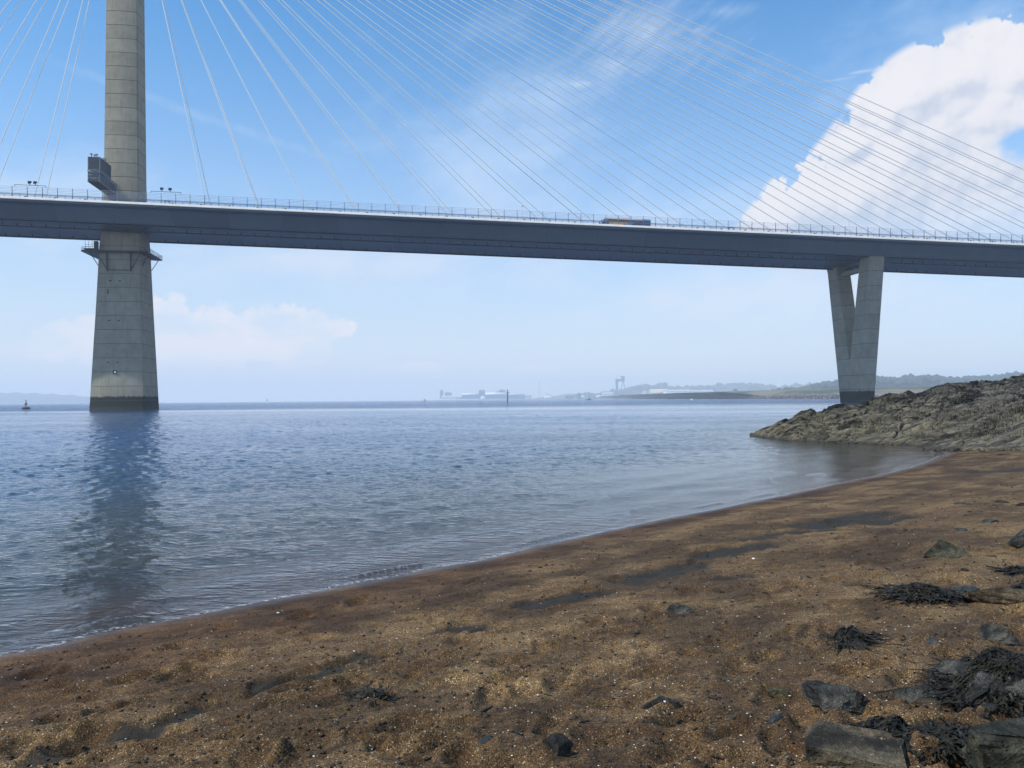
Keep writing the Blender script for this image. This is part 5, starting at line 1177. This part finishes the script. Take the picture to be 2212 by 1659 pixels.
# shells: the larger single ones, then countless fragments
SHELL = paint('shell_white', (.62, .58, .50), .5, .15, 30); SHELLP = paint('shell_pink', (.55, .40, .30), .5, .2, 30)
for k, (px, py, wpx, lab) in enumerate([(964, 1414, 13, 'open pale mussel shell on the sand left of centre'), (765, 1416, 7, 'small white shell beside the dark wet patch on the left'), (1163, 1501, 7, 'white shell piece above the bent twig'), (1143, 1484, 6, 'small round cream shell left of the bent twig'), (1436, 1536, 7, 'white shell under the wedge-shaped stone'), (1600, 1565, 7, 'white shell sliver near the thin bluish stone'), (1640, 1338, 7, 'white shell on open sand right of the grey lump'), (1706, 1499, 7, 'white shell at the foot of the olive-brown rock'), (2032, 1524, 9, 'white shell beside the low brown rock'), (1627, 1205, 8, 'pale flat shell above the long wet patch'), (600, 1326, 7, 'white shell close to the water on the left'), (880, 1571, 6, 'white shell low on the left of the beach')]):
    g = ground_pt(px, py); r_ = wpx * g.length / FPX / 2; mb = MB(); N = 9
    mb.prism([[(r_ * sc * math.cos(q) * (1 + .25 * math.cos(q)), r_ * .7 * sc * math.sin(q), z) for q in [2 * math.pi * i / N for i in range(N)]] for sc, z in ((1, 0), (.95, r_ * .16), (.6, r_ * .38), (.15, r_ * .45))]); o = mb.build('shell', SHELLP if 'cream' in lab or 'mussel' in lab else SHELL, None, True); o.location = (g.x, g.y, ground_z(g.x, g.y) + .004); o.rotation_euler = (.25, .1, k * 1.3); tag(o, lab, 'shell')
def strew(name, n, mat, r0, r1, flat, pw, tint=None):
    px = RNG.uniform(-60, 2270, n * 2); py = 985 + 690 * RNG.rand(n * 2) ** pw; ins = []
    V3 = np.array([list(ray(a_, b_)) for a_, b_ in zip(px, py)]); tt = 1.5 / -V3[:, 2]
    for _ in range(6):
        X_ = V3[:, 0] * tt; Y_ = V3[:, 1] * tt; hb_ = beach_base(shore_s(X_, Y_)); tt = (EYE - hb_) / -V3[:, 2]
    X_ = V3[:, 0] * tt; Y_ = V3[:, 1] * tt; s_ = shore_s(X_, Y_); ok = (s_ > .35) & (Y_ < 26) & (Y_ > 1) & (np.abs(X_) < 20); X_, Y_, s_ = X_[ok][:n], Y_[ok][:n], s_[ok][:n]
    Z_ = beach_h(X_, Y_, s_, wet_field(X_, Y_))
    for k in range(len(X_)):
        r_ = RNG.uniform(r0, r1) * (1 + Y_[k] * .06); ins.append(((X_[k], Y_[k], Z_[k] + r_ * flat * .4), (r_ * RNG.uniform(1, 1.8), r_, r_ * flat), RNG.rand() * 6))
    o = scatter_mesh(name, ins, mat, ico(1) if r0 > .006 else ico(1), jit=.3); o['kind'] = 'stuff'
strew('shell_fragments', 750, SHELL, .002, .0045, .5, .75); strew('pebbles', 1000, S_DARK, .003, .009, .7, .8); strew('brown_pebbles', 1800, S_BROWN, .004, .010, .7, .8)

# weed scraps left in two strand lines and here and there on the sand
def strand(name, n, s_at, spread, mat):
    X_ = RNG.uniform(-6, 22, n * 30); Y_ = RNG.uniform(1, 30, n * 30); s_ = shore_s(X_, Y_); ok = np.abs(s_ - s_at - 0.5 * perlin(X_ * .4, Y_ * .4, 5)) < spread * RNG.rand(n * 30) ** 2
    X_, Y_, s_ = X_[ok][:n], Y_[ok][:n], s_[ok][:n]; Z_ = beach_h(X_, Y_, s_, wet_field(X_, Y_)); ins = []
    for k in range(len(X_)):
        r_ = RNG.uniform(.006, .022); ins.append(((X_[k], Y_[k], Z_[k] + .002), (r_ * RNG.uniform(1, 3), r_ * .6, .004 + r_ * .2), RNG.rand() * 6))
    scatter_mesh(name, ins, mat, jit=.4)['kind'] = 'stuff'
strand('weed_scraps', 500, 1.4, .35, KELP); strand('weed_scraps', 420, 4.6, .9, KELP); strand('weed_scraps', 300, 7.0, 2.5, KELP)
